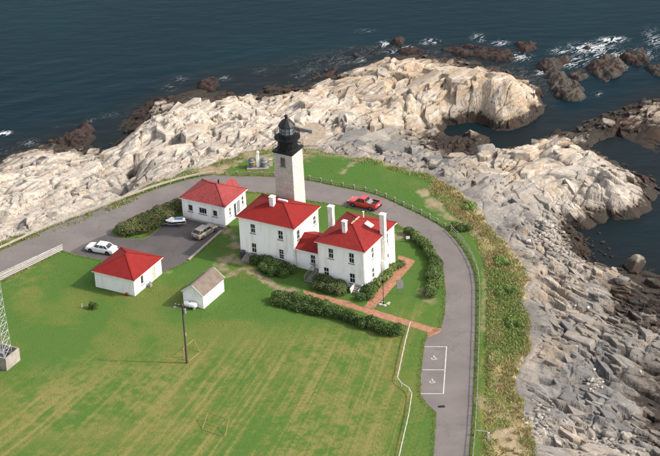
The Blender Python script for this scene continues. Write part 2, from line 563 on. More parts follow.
BASE = np.where(SDF > 5, np.minimum(BASE, -1.2), BASE)
GREYP = [(50, 190, .12), (80, 212, .35), (110, 188, .45), (20, 200, .1), (150, 150, .1), (300, 110, .0), (200, 130, .05), (380, 100, .08), (430, 90, .1), (500, 95, .1), (395, 150, .75), (425, 160, .85), (455, 178, .75), (480, 160, .4),  # grey beside the western gully is shading painted into the rock tone
         (485, 190, .75), (510, 170, .05), (530, 180, .1), (560, 185, .3), (610, 185, .3), (520, 210, .75), (510, 235, .8), (545, 235, .55), (565, 252, .45), (555, 275, .55), (545, 290, .4), (600, 300, .8), (560, 330, .8), (542, 335, .8), (540, 300, .6),
         (640, 300, .9), (600, 350, .95), (600, 380, .98), (640, 430, .9), (545, 360, .6), (560, 410, .85), (620, 450, .4), (560, 440, .6), (650, 110, .3), (575, 140, .2), (0, 180, .1), (-60, 210, .2), (700, 400, .9)]
gp = np.array([(*at2(a, b, -2.5), c_) for a, b, c_ in GREYP])
w_ = 1 / (((GX[..., None] - gp[:, 0]) ** 2 + (GY[..., None] - gp[:, 1]) ** 2) + 3) ** 1.5
GREY = (w_ * gp[:, 2]).sum(-1) / w_.sum(-1)

CLEFTS = [(smooth_line([at2(*p, -1.6) for p in l_], 1.0), d_, w_) for l_, d_, w_ in (
    ([(132, 160), (127, 175), (119, 192), (106, 200)], 1.9, 1.3), ([(0, 216), (45, 207), (82, 194), (120, 185), (142, 176)], 1.3, .6), ([(18, 200), (30, 185), (36, 172)], .9, .45),
    ([(55, 192), (70, 178), (88, 168)], .9, .5), ([(165, 150), (185, 138), (215, 128), (240, 118)], 1.1, .5), ([(205, 145), (232, 132), (258, 118)], .9, .45), ([(262, 112), (290, 104), (312, 92)], .8, .5),
    ([(340, 120), (362, 113), (380, 106), (386, 95)], 1.3, .7), ([(417, 67), (424, 74), (433, 82)], 1.2, .7), ([(410, 92), (418, 100), (426, 111)], 1.0, .6), ([(390, 130), (400, 118), (402, 104)], .9, .5),
    ([(455, 84), (478, 82), (494, 86)], 1.1, .6), ([(440, 100), (462, 104), (484, 102)], .8, .5), ([(500, 98), (520, 94), (534, 90)], .8, .5), ([(535, 176), (560, 170), (590, 166)], .9, .5),
    ([(560, 198), (580, 205), (596, 208)], 1.2, .6), ([(600, 176), (606, 186), (612, 200)], .8, .45), ([(500, 160), (515, 170), (525, 185)], .8, .5), ([(520, 305), (545, 300), (570, 306), (590, 308)], 1.0, .55),
    ([(535, 282), (560, 292), (582, 306), (600, 322)], .9, .5), ([(575, 300), (600, 296), (620, 292)], .9, .5), ([(540, 380), (562, 380), (585, 374)], .9, .5), ([(600, 350), (622, 362), (645, 372)], 1.2, .6),
    ([(605, 330), (630, 345), (655, 352)], 1.0, .55), ([(560, 402), (590, 404), (620, 402), (650, 395)], .8, .5), ([(545, 446), (575, 446), (605, 438), (640, 425)], 1.4, .7), ([(560, 345), (585, 352), (605, 368)], .9, .5))]

TANP = [(50, 190, .05), (120, 180, .15), (200, 130, .15), (300, 90, .35), (260, 120, .15), (330, 130, .2), (380, 95, .55), (430, 85, .7), (480, 85, .7), (520, 95, .6), (470, 105, .4), (510, 170, .5), (560, 190, .15), (610, 185, .1), (545, 360, .8), (550, 335, .6), (550, 285, .6), (560, 255, .4), (520, 210, .15), (600, 380, .1), (650, 110, .3)]
tp = np.array([(*at2(a, b, -2.0), c_) for a, b, c_ in TANP])
w_ = 1 / (((GX[..., None] - tp[:, 0]) ** 2 + (GY[..., None] - tp[:, 1]) ** 2) + 3) ** 1.5
TAN = (w_ * tp[:, 2]).sum(-1) / w_.sum(-1)

def rock_height(x, y):
    """height of the broken rock shore at arrays x,y (and the blend of the two strike directions)"""
    base = bilerp(BASE, cx_, cy_, x, y)
    sdf = bilerp(SDF, cx_, cy_, x, y)
    e = np.clip((x * .75 - y * .55 - 14 + 8 * (fbm(x / 14, y / 14, 91, 2) - .5)) / 6 + .5, 0, 1)    # 0 north and west, 1 south-east
    det = np.zeros(x.shape)
    rough = np.clip((fbm(x / 7, y / 7, 95, 3) - .38) * 4.0 + .9 * bilerp(TAN, cx_, cy_, x, y), .16, 1.35)      # smooth slabs here, shattered ledges there
    wx, wy = 1.6 * (fbm(x / 5, y / 5, 81, 3) - .5), 1.6 * (fbm(x / 5, y / 5, 84, 3) - .5)
    for wgt, ang, dip, k, per in ((1 - e, R(47), -.75, 3, 2.6), (e, R(-30), .55, 30, 3.2)):
        s = wgt > 0
        ca, sa = math.cos(ang), math.sin(ang)
        xs_, ys_ = x[s] + wx[s], y[s] + wy[s]
        a, b = xs_ * ca + ys_ * sa, -xs_ * sa + ys_ * ca
        rg = rough[s]
        d = 1.1 * slabs(xs_, ys_, ang, 11.0, 6.0, dip, k, crack=.6, step=.9) \
            + 2.1 * facet(a / 12, b / 6.5, k + 1) + 1.15 * facet(a / 3.6 + 3, b / 1.8, k + 2) \
            + rg * (.35 * ledges(b / per + .35 * facet(a / 4, b / 4, k + 9), a, k + 5)
                    + .55 * facet(a / 1.5, b / .85, k + 3) + .24 * facet(a / .75, b / .45, k + 4) + .10 * facet(a / .4, b / .33, k + 6)) \
            - .55 * np.exp(-(np.abs(fbm(a / 12, b / 3.2, k + 70, 3) - .5) / .030) ** 2) \
            - .40 * rg * np.exp(-(np.abs(fbm(b / 8 + 40, a / 4.0, k + 75, 3) - .5) / .026) ** 2)
        det[s] += wgt[s] * d
    det += .5 * (fbm(x / 8, y / 8, 61, 3) - .5)
    for dd in CLEFTS:                                 # the long joints one can follow across the headlands
        dl = dist_poly(x, y, dd[0], False)
        base = base - dd[1] * np.exp(-(dl / dd[2]) ** 2)
    amp = np.clip((-sdf) / 4.5 + .12, .12, 1.0) * np.clip((base + 7.6) / 4.4, .12, 1)
    return base + det * amp, e

RS = .165
rx, ry = np.arange(-92, 92, RS), np.arange(-104, 88, RS)
RX, RY = np.meshgrid(rx, ry)
b_ = bilerp(BASE, cx_, cy_, RX, RY)
s_ = bilerp(SDF, cx_, cy_, RX, RY)
# only what the place can show: rock outside the land, above the sea bed, and not far beyond the surveyed stretch
keep = (s_ < 2.2) & (b_ > -8.4) & (RY > -.55 * RX - 92) & (RX < 78) & (RX > -84) & ~((RX > 0) & (RY < -78))
RH = np.full(RX.shape, -9.0)
RE = np.zeros(RX.shape)
RH[keep], RE[keep] = rock_height(RX[keep], RY[keep])

def rock_z(x, y):
    return float(bilerp(RH, rx, ry, np.array([x]), np.array([y]))[0])

def hit_rock(px, py):
    """where the survey ray through px,py meets the rock"""
    for z in np.arange(3, -6.2, -.04):
        p = at(px, py, z)
        if rock_z(p[0], p[1]) >= z:
            return p
    return at(px, py, SEA)

def rock_material():
    """stone colour, with a little western shading mixed into the grey: cream and grey beds, rust, dark lichen, black tide band, brown weed"""
    m = bpy.data.materials.new('shore_rock')
    m.use_nodes = True
    nt = m.node_tree
    L = nt.links
    b = nt.nodes['Principled BSDF']
    b.inputs['Roughness'].default_value = .85
    b.inputs['Specular IOR Level'].default_value = .2
    geo = nd(nt, 'ShaderNodeNewGeometry')
    pos = geo.outputs['Position']
    def val(x):
        n = nd(nt, 'ShaderNodeValue')
        n.outputs[0].default_value = x
        return n.outputs[0]
    def mth(op, a_, b_=None, clamp=False):
        n = nd(nt, 'ShaderNodeMath', operation=op, use_clamp=clamp)
        for i, x in enumerate((a_, b_)):
            if x is None:
                continue
            if isinstance(x, (int, float)):
                n.inputs[i].default_value = x
            else:
                L.new(x, n.inputs[i])
        return n.outputs[0]
    def noise(scale, detail=8, rough=.65, vec=pos):
        n = nd(nt, 'ShaderNodeTexNoise')
        n.inputs['Scale'].default_value = scale
        n.inputs['Detail'].default_value = detail
        n.inputs['Roughness'].default_value = rough
        L.new(vec, n.inputs['Vector'])
        return n.outputs['Fac']
    def mix(f, a_, b_):
        n = nd(nt, 'ShaderNodeMix', data_type='RGBA')
        L.new(f, n.inputs[0])
        for i, x in ((6, a_), (7, b_)):
            if isinstance(x, tuple):
                n.inputs[i].default_value = (*x, 1)
            else:
                L.new(x, n.inputs[i])
        return n.outputs[2]
    def scale_col(c_, f):
        n = nd(nt, 'ShaderNodeMix', data_type='RGBA', blend_type='MULTIPLY')
        n.inputs[0].default_value = 1
        L.new(c_, n.inputs[6])
        L.new(f, n.inputs[7])
        return n.outputs[2]
    def lin(x, gain, off, clamp=True):
        return mth('ADD', mth('MULTIPLY', x, gain), off, clamp)
    def aniso(angle, sa, sb):
        mp = nd(nt, 'ShaderNodeMapping')
        mp.vector_type = 'TEXTURE'
        mp.inputs['Rotation'].default_value = (0, 0, angle)
        mp.inputs['Scale'].default_value = (sa, sb, sb)
        L.new(pos, mp.inputs['Vector'])
        return mp.outputs['Vector']
    grey = nd(nt, 'ShaderNodeAttribute', attribute_name='grey').outputs['Fac']
    e = nd(nt, 'ShaderNodeAttribute', attribute_name='strike').outputs['Fac']
    n1, n2, n3 = noise(.2), noise(1.3), noise(5.0, 6, .7)
    bandA, bandB = noise(1.0, 7, .65, aniso(R(47), 5.0, .55)), noise(1.0, 7, .65, aniso(R(-30), 5.0, .55))
    bm_ = nd(nt, 'ShaderNodeMix', data_type='FLOAT')
    L.new(e, bm_.inputs[0])
    L.new(bandA, bm_.inputs[2])
    L.new(bandB, bm_.inputs[3])
    band = bm_.outputs[0]
    g = mth('ADD', mth('ADD', grey, lin(n1, .9, -.45, False)), lin(band, 1.3, -.65, False), True)
    c = mix(lin(n2, 3.0, -1.0), (.31, .258, .204), (.455, .412, .357))
    tn = nd(nt, 'ShaderNodeAttribute', attribute_name='tan').outputs['Fac']
    tan = mth('ADD', lin(noise(.33, 8, .68), 5.0, -2.75, False), mth('MULTIPLY', tn, 1.5), True)
    c = mix(mth('MULTIPLY', tan, .85), c, (.30, .215, .135))
    gc = mix(lin(band, 4.0, -1.5), (.062, .061, .062), (.145, .141, .138))
    c = mix(g, c, gc)
    c = mix(mth('MULTIPLY', lin(noise(.75, 7, .7), 7.0, -4.1), .55), c, (.20, .125, .075))
    stain = lin(band, 7.0, -3.85)
    c = scale_col(c, lin(stain, -.68, 1.0))
    speck = lin(noise(2.4, 8, .75), 9.0, -5.4)
    c = scale_col(c, lin(speck, -.6, 1.0))
    c = scale_col(c, lin(n3, 1.1, .45, False))
    z = nd(nt, 'ShaderNodeSeparateXYZ')
    L.new(pos, z.inputs[0])
    zz = z.outputs['Z']
    wob = mth('ADD', mth('ADD', lin(n1, 2.6, -1.3, False), lin(n2, 2.2, -1.1, False)), lin(band, 2.0, -1.0, False))
    up = mth('DIVIDE', mth('SUBTRACT', mth('ADD', wob, SEA + 2.2), zz), .8, True)
    c = mix(mth('MULTIPLY', up, .7), c, (.090, .070, .052))
    tide = mth('DIVIDE', mth('SUBTRACT', mth('ADD', wob, SEA + 1.45), zz), .4, True)
    wet = mix(lin(n3, 3.0, -1.0), (.014, .012, .0105), (.040, .032, .025))
    wet = mix(lin(n1, 6.0, -2.9), wet, (.036, .020, .0135))
    c = mix(tide, c, wet)
    L.new(c, b.inputs['Base Color'])
    bp = nd(nt, 'ShaderNodeBump')
    bp.inputs['Distance'].default_value = .06
    L.new(noise(3.2, 9, .72), bp.inputs['Height'])
    L.new(bp.outputs['Normal'], b.inputs['Normal'])
    return m
M['shore_rock'] = rock_material()

def sea_rock_material():
    m = mat('sea_rock', (1, 1, 1), (.55, .55, .55), .8, 3.0, 9, .05, 3.0, attr='col', coords='Object', spec=.3)
    return m
M['sea_rock'] = sea_rock_material()

q, used = grid_faces(len(rx), len(ry), keep)
ux, uy, uz = RX.ravel()[used], RY.ravel()[used], RH.ravel()[used]
ue = RE.ravel()[used]
jx, jy = (hsh(ux / RS, uy / RS, 5) - .5) * RS * .55, (hsh(ux / RS, uy / RS, 6) - .5) * RS * .55
ugrey = bilerp(GREY, cx_, cy_, ux, uy)
shore = structure(link('rocky_shore', np_mesh('rocky_shore', np.stack([ux + jx, uy + jy, uz], 1), q, 'shore_rock', False, {'grey': ugrey, 'strike': ue, 'tan': bilerp(TAN, cx_, cy_, ux, uy)})))

def rock_blocks(n, lmin, lmax, aspect, seed, proud, zone=None, flat=1.0):
    """angular tilted slabs that break out of the shore along its bedding: irregular hexagonal blocks with chamfered tops"""
    g = np.random.default_rng(seed)
    x = g.uniform(-84, 78, n * 14)
    y = g.uniform(-78, 86, n * 14)
    sd_ = bilerp(SDF, cx_, cy_, x, y)
    bs = bilerp(BASE, cx_, cy_, x, y)
    rgh = fbm(x / 7, y / 7, 95, 3)
    ok = (sd_ < -lmin * .35) & (bs > SEA - 1.6) & (y > -.55 * x - 92) & (g.random(n * 14) < np.clip((rgh - .40) * 4.5 + 1.3 * (bilerp(TAN, cx_, cy_, x, y) - .15), .06, 1) * np.where(bilerp(RE, rx, ry, x, y) > .5, .6, 1.0))
    if zone:
        ok &= (bs > zone[0]) & (bs < zone[1])
    x, y, sd_, bs = [v[ok][:n] for v in (x, y, sd_, bs)]
    n = len(x)
    e_ = bilerp(RE, rx, ry, x, y)
    h = bilerp(RH, rx, ry, x, y)
    d1 = .8
    gx, gy = (bilerp(BASE, cx_, cy_, x + d1, y) - bs) / d1, (bilerp(BASE, cx_, cy_, x, y + d1) - bs) / d1
    ang = np.where(g.random(n) < e_, R(-30), R(47)) + g.normal(0, .28, n) * np.where(e_ > .5, 1.6, 1.0)
    l = lmin * (lmax / lmin) ** g.random(n)
    l = np.minimum(l, np.maximum(-sd_ * 1.1, lmin * .6))
    l = np.minimum(l, 1.2 + 1.7 * np.clip(bs - SEA, 0, 9)) * np.where(e_ > .5, .72, 1.0)
    w = l * aspect * g.uniform(.6, 1.3, n) * np.where(e_ > .5, 1.25, 1.0)
    t = w * g.uniform(.35, .7, n) * flat
    tb = g.normal(.24 * flat, .22 * flat, n) * np.where(e_ > .5, -.75, 1)        # tilt across strike
    ta = g.normal(0, .12, n)
    k = 6
    th = (np.arange(k)[None] + g.uniform(-.42, .42, (n, k))) / k * 2 * np.pi
    rad = g.uniform(.78, 1.18, (n, k))
    # squarer than an ellipse
    ca, sa = np.cos(th), np.sin(th)
    f = 1 / np.maximum(np.abs(ca), np.abs(sa)) ** .6
    pa, pb = ca * f * rad * l[:, None] / 2, sa * f * rad * w[:, None] / 2
    def ring(scale, dz, jz):
        A, B = pa * scale, pb * scale
        Z = dz[:, None] + jz * g.uniform(-1, 1, (n, k)) * t[:, None] + A * ta[:, None] + B * tb[:, None]
        X = A * np.cos(ang)[:, None] - B * np.sin(ang)[:, None]
        Y = A * np.sin(ang)[:, None] + B * np.cos(ang)[:, None]
        Z = Z + X * gx[:, None] * .8 + Y * gy[:, None] * .8
        return np.stack([X, Y, Z], -1)
    top = t * g.uniform(-.05, 1.0, n) * proud * np.where(e_ > .5, .72, 1.0)
    r0 = ring(1.10, top - t * 1.6 - .5, 0.0)
    r1 = ring(1.0, top - t * .22, .10)
    r2 = ring(.90, top, .05)
    cz = np.stack([np.zeros(n), np.zeros(n), top + t * g.uniform(-.04, .12, n)], -1)[:, None]
    V = np.concatenate([r0, r1, r2, cz], 1) + np.stack([x, y, np.minimum(h, bs + .5)], -1)[:, None]
    tri = []
    for r_ in (0, 6):
        for i in range(k):
            j = (i + 1) % k
            tri += [(r_ + i, r_ + j, r_ + 6 + j), (r_ + i, r_ + 6 + j, r_ + 6 + i)]
    tri += [(12 + i, 12 + (i + 1) % k, 18) for i in range(k)]
    tri = np.array(tri)
    Fq = (np.arange(n)[:, None, None] * 19 + tri[None]).reshape(-1, 3)
    gr = bilerp(GREY, cx_, cy_, x, y) + g.normal(0, .14, n)
    return V.reshape(-1, 3), Fq, np.repeat(np.clip(gr, 0, 1), 19), np.repeat(e_, 19), np.repeat(bilerp(TAN, cx_, cy_, x, y) + g.normal(0, .1, n), 19)

parts_ = [rock_blocks(520, 4.0, 12.0, .40, 11, .36, None, .62), rock_blocks(1900, 1.6, 4.6, .34, 12, .6), rock_blocks(2200, .5, 1.7, .42, 13, .75),
          rock_blocks(420, 1.2, 4.0, .5, 14, 1.1, (SEA - 1.5, SEA + 1.3))]
VV, FF, GG, EE, TT, off_ = [], [], [], [], [], 0
for v_, f_, g_, e_, t_ in parts_:
    TT.append(t_)
    VV.append(v_)
    FF.append(f_ + off_)
    GG.append(g_)
    EE.append(e_)
    off_ += len(v_)
stuff(link('rock_slabs', np_mesh('rock_slabs', np.concatenate(VV), np.concatenate(FF), 'shore_rock', False, {'grey': np.concatenate(GG), 'strike': np.concatenate(EE), 'tan': np.concatenate(TT)}), shore))

# ------------------------------------------------------------------ rocks standing in the sea
def islet(poly_px, top, label, weed=.5, k=0, name='sea_rock', dark=.6):
    P = np.array([at2(*p, SEA) for p in poly_px])
    P = P.mean(0) + (P - P.mean(0)) * 1.16
    lo, hi = P.min(0) - 1.5, P.max(0) + 1.5
    st = .16
    x, y = np.meshgrid(np.arange(lo[0], hi[0], st), np.arange(lo[1], hi[1], st))
    ins = in_poly(x, y, P)
    d = dist_poly(x, y, P)
    s = np.where(ins, d, -d)
    wmax = max(s.max(), .5)
    prof = np.clip((s + .5) / (min(wmax, 1.3) + .5), 0, 1) ** .8
    h = SEA - .9 + (top * .40 + .9) * prof + .7 * (fbm(x / 2.2, y / 2.2, 350 + k, 3) - .5)
    det = .55 * slabs(x, y, R(40), 3.6, 2.0, -.5, 300 + k, dome=.4) + .16 * slabs(x, y, R(30), 1.3, .7, -.4, 310 + k) + 1.0 * facet(x / 1.9, y / 1.5, 321 + k) + .35 * facet(x / .7, y / .6, 322 + k) + .15 * facet(x / .35, y / .3, 323 + k)
    h = h + det * (.3 + .7 * prof) * min(1.0, .35 + top * .35)
    kp = s > -1.1
    q_, us = grid_faces(x.shape[1], x.shape[0], kp)
    X_, Y_, Z_ = x.ravel()[us], y.ravel()[us], h.ravel()[us]
    n1, n2 = fbm(X_ / 2.5, Y_ / 2.5, 330 + k, 4), fbm(X_ / .6, Y_ / .6, 340 + k, 4)
    stone = np.array([.074, .060, .046]) * (1 - dark) + np.array([.024, .020, .017]) * dark
    c = stone * (.5 + 1.0 * n2[:, None])
    wd = np.clip((n1 - (1 - weed) * .75) * 7, 0, 1)[:, None]
    c = c * (1 - wd) + np.array([.032, .0155, .010]) * (.35 + 1.1 * n2[:, None]) * wd
    tide = np.clip((SEA + .45 + .6 * (n2 - .5) - Z_) / .4, 0, 1)[:, None]
    c = c * (1 - tide * .65)
    cen = np.array([P[:, 0].mean(), P[:, 1].mean(), SEA])
    me = np_mesh(name, np.stack([X_, Y_, Z_], 1) - cen, q_, 'sea_rock', False, {'col': c})
    return tag(link(name, me, None, cen), label, 'rock', 'rocks standing in the sea')

islet([(388, 43), (394, 39), (403, 37), (408, 41), (404, 46), (396, 47)], .9, 'small dark red weedy rock alone offshore among broken foam', .8, 1)
islet([(392, 50), (404, 48), (414, 47), (424, 49), (424, 56), (410, 58), (400, 55)], .7, 'low brown weedy ledge just off the pale headland', .9, 2)
islet([(440, 51), (452, 45), (470, 44), (490, 47), (506, 49), (514, 55), (510, 62), (494, 61), (476, 59), (456, 56)], 1.0, 'long rust red seaweed covered reef beside the pale headland', 1.0, 3)
islet([(512, 44), (524, 41), (536, 43), (537, 49), (526, 53), (516, 51)], .9, 'small rust red weedy rock beyond the long reef', .9, 4)
islet([(538, 64), (546, 59), (560, 57), (572, 58), (570, 65), (562, 71), (546, 73), (539, 70)], 1.5, 'dark wedge of rock below the streaks of white foam', .5, 5)
islet([(545, 79), (556, 74), (568, 76), (580, 84), (586, 93), (580, 100), (566, 101), (553, 94)], 2.0, 'big rounded brown rock standing off the tip of the headland', .25, 6, dark=.35)
islet([(568, 72), (578, 68), (590, 69), (590, 79), (578, 82), (570, 79)], .9, 'low brown rock joined between two larger sea rocks', .35, 7, dark=.4)
islet([(588, 66), (600, 59), (612, 57), (622, 62), (628, 71), (618, 77), (606, 82), (594, 78)], 1.8, 'broad brown sea rock with foam breaking behind it', .3, 8, dark=.4)
islet([(617, 57), (628, 51), (642, 49), (650, 53), (650, 62), (638, 67), (626, 64)], 1.7, 'dark slanting sea rock with rust red weed on its end', .5, 9)
islet([(645, 68), (654, 64), (668, 63), (676, 70), (668, 77), (652, 76)], 1.3, 'dark sea rock standing next to the slanting one', .4, 10)
islet([(579, 49), (583, 45), (591, 45), (594, 49), (588, 52)], .8, 'small dark rock in the middle of the white foam', .3, 11, dark=.8)
islet([(603, 47), (606, 44), (611, 45), (611, 48), (606, 49)], .5, 'tiny dark rock awash beyond the white foam', .3, 12, dark=.8)
islet([(55, 142), (66, 135), (75, 131), (80, 124), (88, 121), (93, 126), (95, 140), (92, 150), (78, 150), (62, 147)], 1.7, 'ragged dark red brown rock rising at the foot of the western slabs', .75, 13)
islet([(197, 84), (204, 78), (214, 76), (222, 80), (221, 87), (212, 91), (202, 92)], 1.5, 'knobbly dark brown rock off the pale western shore', .6, 14)
islet([(140, 110), (145, 103), (152, 99), (166, 98), (168, 105), (158, 109), (148, 113)], 1.4, 'dark brown weedy rock tucked into the western shoreline', .5, 15)

# ------------------------------------------------------------------ sea
def sea_material():
    m = bpy.data.materials.new('sea_water')
    m.use_nodes = True
    nt = m.node_tree
    b = nt.nodes['Principled BSDF']
    L = nt.links
    tc = nd(nt, 'ShaderNodeTexCoord')
    # body colour of the water, slightly patchy
    n0 = nd(nt, 'ShaderNodeTexNoise')
    n0.inputs['Scale'].default_value = .022
    n0.inputs['Detail'].default_value = 4
    L.new(tc.outputs['Object'], n0.inputs['Vector'])
    r0 = nd(nt, 'ShaderNodeValToRGB')
    r0.color_ramp.elements[0].position, r0.color_ramp.elements[1].position = .35, .65
    r0.color_ramp.elements[0].color = (.0030, .0125, .0185, 1)
    r0.color_ramp.elements[1].color = (.0028, .017, .0225, 1)
    L.new(n0.outputs['Fac'], r0.inputs['Fac'])
    sh = nd(nt, 'ShaderNodeAttribute', attribute_name='shallow')
    m0 = nd(nt, 'ShaderNodeMix', data_type='RGBA')
    L.new(sh.outputs['Fac'], m0.inputs[0])
    L.new(r0.outputs['Color'], m0.inputs[6])
    m0.inputs[7].default_value = (.008, .012, .014, 1)
    # foam lace
    fo = nd(nt, 'ShaderNodeAttribute', attribute_name='foam')
    n1 = nd(nt, 'ShaderNodeTexNoise')
    n1.inputs['Scale'].default_value = .75
    n1.inputs['Detail'].default_value = 6
    n1.inputs['Roughness'].default_value = .62
    n1.inputs['Distortion'].default_value = 1.2
    mp1 = nd(nt, 'ShaderNodeMapping')
    mp1.vector_type = 'TEXTURE'
    mp1.inputs['Scale'].default_value = (2.2, .9, 1)
    mp1.inputs['Rotation'].default_value = (0, 0, R(38))
    L.new(tc.outputs['Object'], mp1.inputs['Vector'])
    L.new(mp1.outputs['Vector'], n1.inputs['Vector'])
    s1 = nd(nt, 'ShaderNodeMath', operation='SUBTRACT')
    L.new(n1.outputs['Fac'], s1.inputs[0])
    s1.inputs[1].default_value = .5
    s2 = nd(nt, 'ShaderNodeMath', operation='ABSOLUTE')
    L.new(s1.outputs[0], s2.inputs[0])
    s3 = nd(nt, 'ShaderNodeMath', operation='MULTIPLY')      # width of the lace grows with the foam weight
    L.new(fo.outputs['Fac'], s3.inputs[0])
    s3.inputs[1].default_value = .085
    s4 = nd(nt, 'ShaderNodeMath', operation='SUBTRACT')
    L.new(s3.outputs[0], s4.inputs[0])
    L.new(s2.outputs[0], s4.inputs[1])
    s5 = nd(nt, 'ShaderNodeMath', operation='MULTIPLY', use_clamp=True)
    L.new(s4.outputs[0], s5.inputs[0])
    s5.inputs[1].default_value = 28
    m1 = nd(nt, 'ShaderNodeMix', data_type='RGBA')
    L.new(s5.outputs[0], m1.inputs[0])
    L.new(m0.outputs[2], m1.inputs[6])
    m1.inputs[7].default_value = (.42, .43, .44, 1)
    L.new(m1.outputs[2], b.inputs['Base Color'])
    rr = nd(nt, 'ShaderNodeMapRange')
    rr.inputs['To Min'].default_value, rr.inputs['To Max'].default_value = .22, .8
    L.new(s5.outputs[0], rr.inputs['Value'])
    L.new(rr.outputs['Result'], b.inputs['Roughness'])
    b.inputs['IOR'].default_value = 1.33
    b.inputs['Specular IOR Level'].default_value = .05
    # wind ripples in two sizes
    mp = nd(nt, 'ShaderNodeMapping')
    mp.inputs['Rotation'].default_value = (0, 0, R(25))
    mp.inputs['Scale'].default_value = (.35, 1.0, 1)
    L.new(tc.outputs['Object'], mp.inputs['Vector'])
    w1 = nd(nt, 'ShaderNodeTexNoise')
    w1.inputs['Scale'].default_value = .55
    w1.inputs['Detail'].default_value = 7
    w1.inputs['Roughness'].default_value = .6
    L.new(mp.outputs['Vector'], w1.inputs['Vector'])
    bp = nd(nt, 'ShaderNodeBump')
    bp.inputs['Distance'].default_value = .20
    bp.inputs['Strength'].default_value = .5
    L.new(w1.outputs['Fac'], bp.inputs['Height'])
    L.new(bp.outputs['Normal'], b.inputs['Normal'])
    return m
M['sea_water'] = sea_material()

def spaced(lo, hi, st, far):
    a = np.arange(lo, hi, st)
    g = np.geomspace(st, far, 14)
    return np.concatenate([(lo - g)[::-1], a, a[-1] + g])
sx_, sy_ = spaced(-92, 100, .5, 3500), spaced(-20, 120, .5, 4500)
SX, SY = np.meshgrid(sx_, sy_)
inb = (SX > -90) & (SX < 90) & (SY > -100) & (SY < 86)
hb = np.where(inb, bilerp(RH, rx, ry, SX, SY), -12)
bb = bilerp(BASE, cx_, cy_, SX, SY)
foam = np.clip((bb - (SEA - 2.0)) / 1.6, 0, 1) * .15 * np.clip((fbm(SX / 9, SY / 9, 400, 3) - .42) * 4, 0, 1) * inb
inlet = in_poly(SX, SY, [at2(*p, SEA) for p in ((425, 140), (548, 106), (560, 110), (600, 105), (640, 105), (700, 100), (720, 270), (590, 270), (560, 135), (500, 165), (440, 155))])
foam = np.where(inlet, foam * .12, foam)
for px, py, rxx, ryy, wgt in ((590, 48, 30, 8, 1.1), (570, 62, 24, 8, .9), (612, 40, 16, 4, 1.3), (605, 55, 24, 8, .9), (640, 55, 22, 10, .6), (655, 40, 12, 16, .6), (560, 52, 12, 4, .9), (520, 57, 14, 6, .8), (500, 43, 10, 4, .9),
                          (478, 38, 8, 6, .8), (430, 42, 14, 5, .7), (385, 44, 8, 4, 1.1), (408, 48, 8, 3, 1.0), (395, 52, 18, 5, .5), (5, 133, 6, 3, 1.6), (5, 158, 4, 3, .9), (30, 143, 12, 5, .4), (90, 120, 5, 3, .5), (110, 115, 12, 5, .28), (170, 88, 12, 7, .28),
                          (180, 80, 12, 6, .28), (225, 78, 8, 4, .4), (300, 76, 12, 5, .28), (310, 70, 14, 5, .28), (262, 70, 6, 4, .3), (366, 31, 14, 4, .3), (540, 72, 8, 5, .7), (623, 67, 6, 4, 1.0), (598, 94, 6, 3, .5), (360, 60, 8, 4, .6)):
    cxw, cyw = at2(px, py, SEA)
    foam = np.maximum(foam, wgt * .72 * np.exp(-((SX - cxw) / (rxx / 7.0)) ** 2 - ((SY - cyw) / (ryy / 3.3)) ** 2))
shallow = np.clip((bb - (SEA - 2.5)) / 2.2, 0, 1) * inb
wv = .16 * (fbm((SX * .9 + SY * .42) / 9, (-SX * .42 + SY * .9) / 3.2, 410, 4) - .5) * inb
q, used = grid_faces(len(sx_), len(sy_), np.ones(SX.shape, bool))
structure(link('sea', np_mesh('sea', np.stack([SX.ravel(), SY.ravel(), SEA + wv.ravel()], 1), q, 'sea_water', True, {'foam': foam.ravel(), 'shallow': shallow.ravel()})))

# ------------------------------------------------------------------ lawn and bank
def lawn_material():
    m = bpy.data.materials.new('lawn_grass')
    m.use_nodes = True
    nt = m.node_tree
    L = nt.links
    b = nt.nodes['Principled BSDF']
    b.inputs['Roughness'].default_value = .9
    b.inputs['Specular IOR Level'].default_value = .1
    tc = nd(nt, 'ShaderNodeTexCoord')
    a = nd(nt, 'ShaderNodeAttribute', attribute_name='col')
    n = nd(nt, 'ShaderNodeTexNoise')
    n.inputs['Scale'].default_value = 5.5
    n.inputs['Detail'].default_value = 8
    n.inputs['Roughness'].default_value = .75
    L.new(tc.outputs['Object'], n.inputs['Vector'])
    mr = nd(nt, 'ShaderNodeMapRange')
    mr.inputs['From Min'].default_value, mr.inputs['From Max'].default_value = .3, .7
    mr.inputs['To Min'].default_value, mr.inputs['To Max'].default_value = .60, 1.38
    L.new(n.outputs['Fac'], mr.inputs['Value'])
    mx = nd(nt, 'ShaderNodeMix', data_type='RGBA', blend_type='MULTIPLY')
    mx.inputs[0].default_value = 1
    L.new(a.outputs['Color'], mx.inputs[6])
    L.new(mr.outputs['Result'], mx.inputs[7])
    L.new(mx.outputs[2], b.inputs['Base Color'])
    bp = nd(nt, 'ShaderNodeBump')
    bp.inputs['Distance'].default_value = .07
    L.new(n.outputs['Fac'], bp.inputs['Height'])
    L.new(bp.outputs['Normal'], b.inputs['Normal'])
    return m
M['lawn_grass'] = lawn_material()

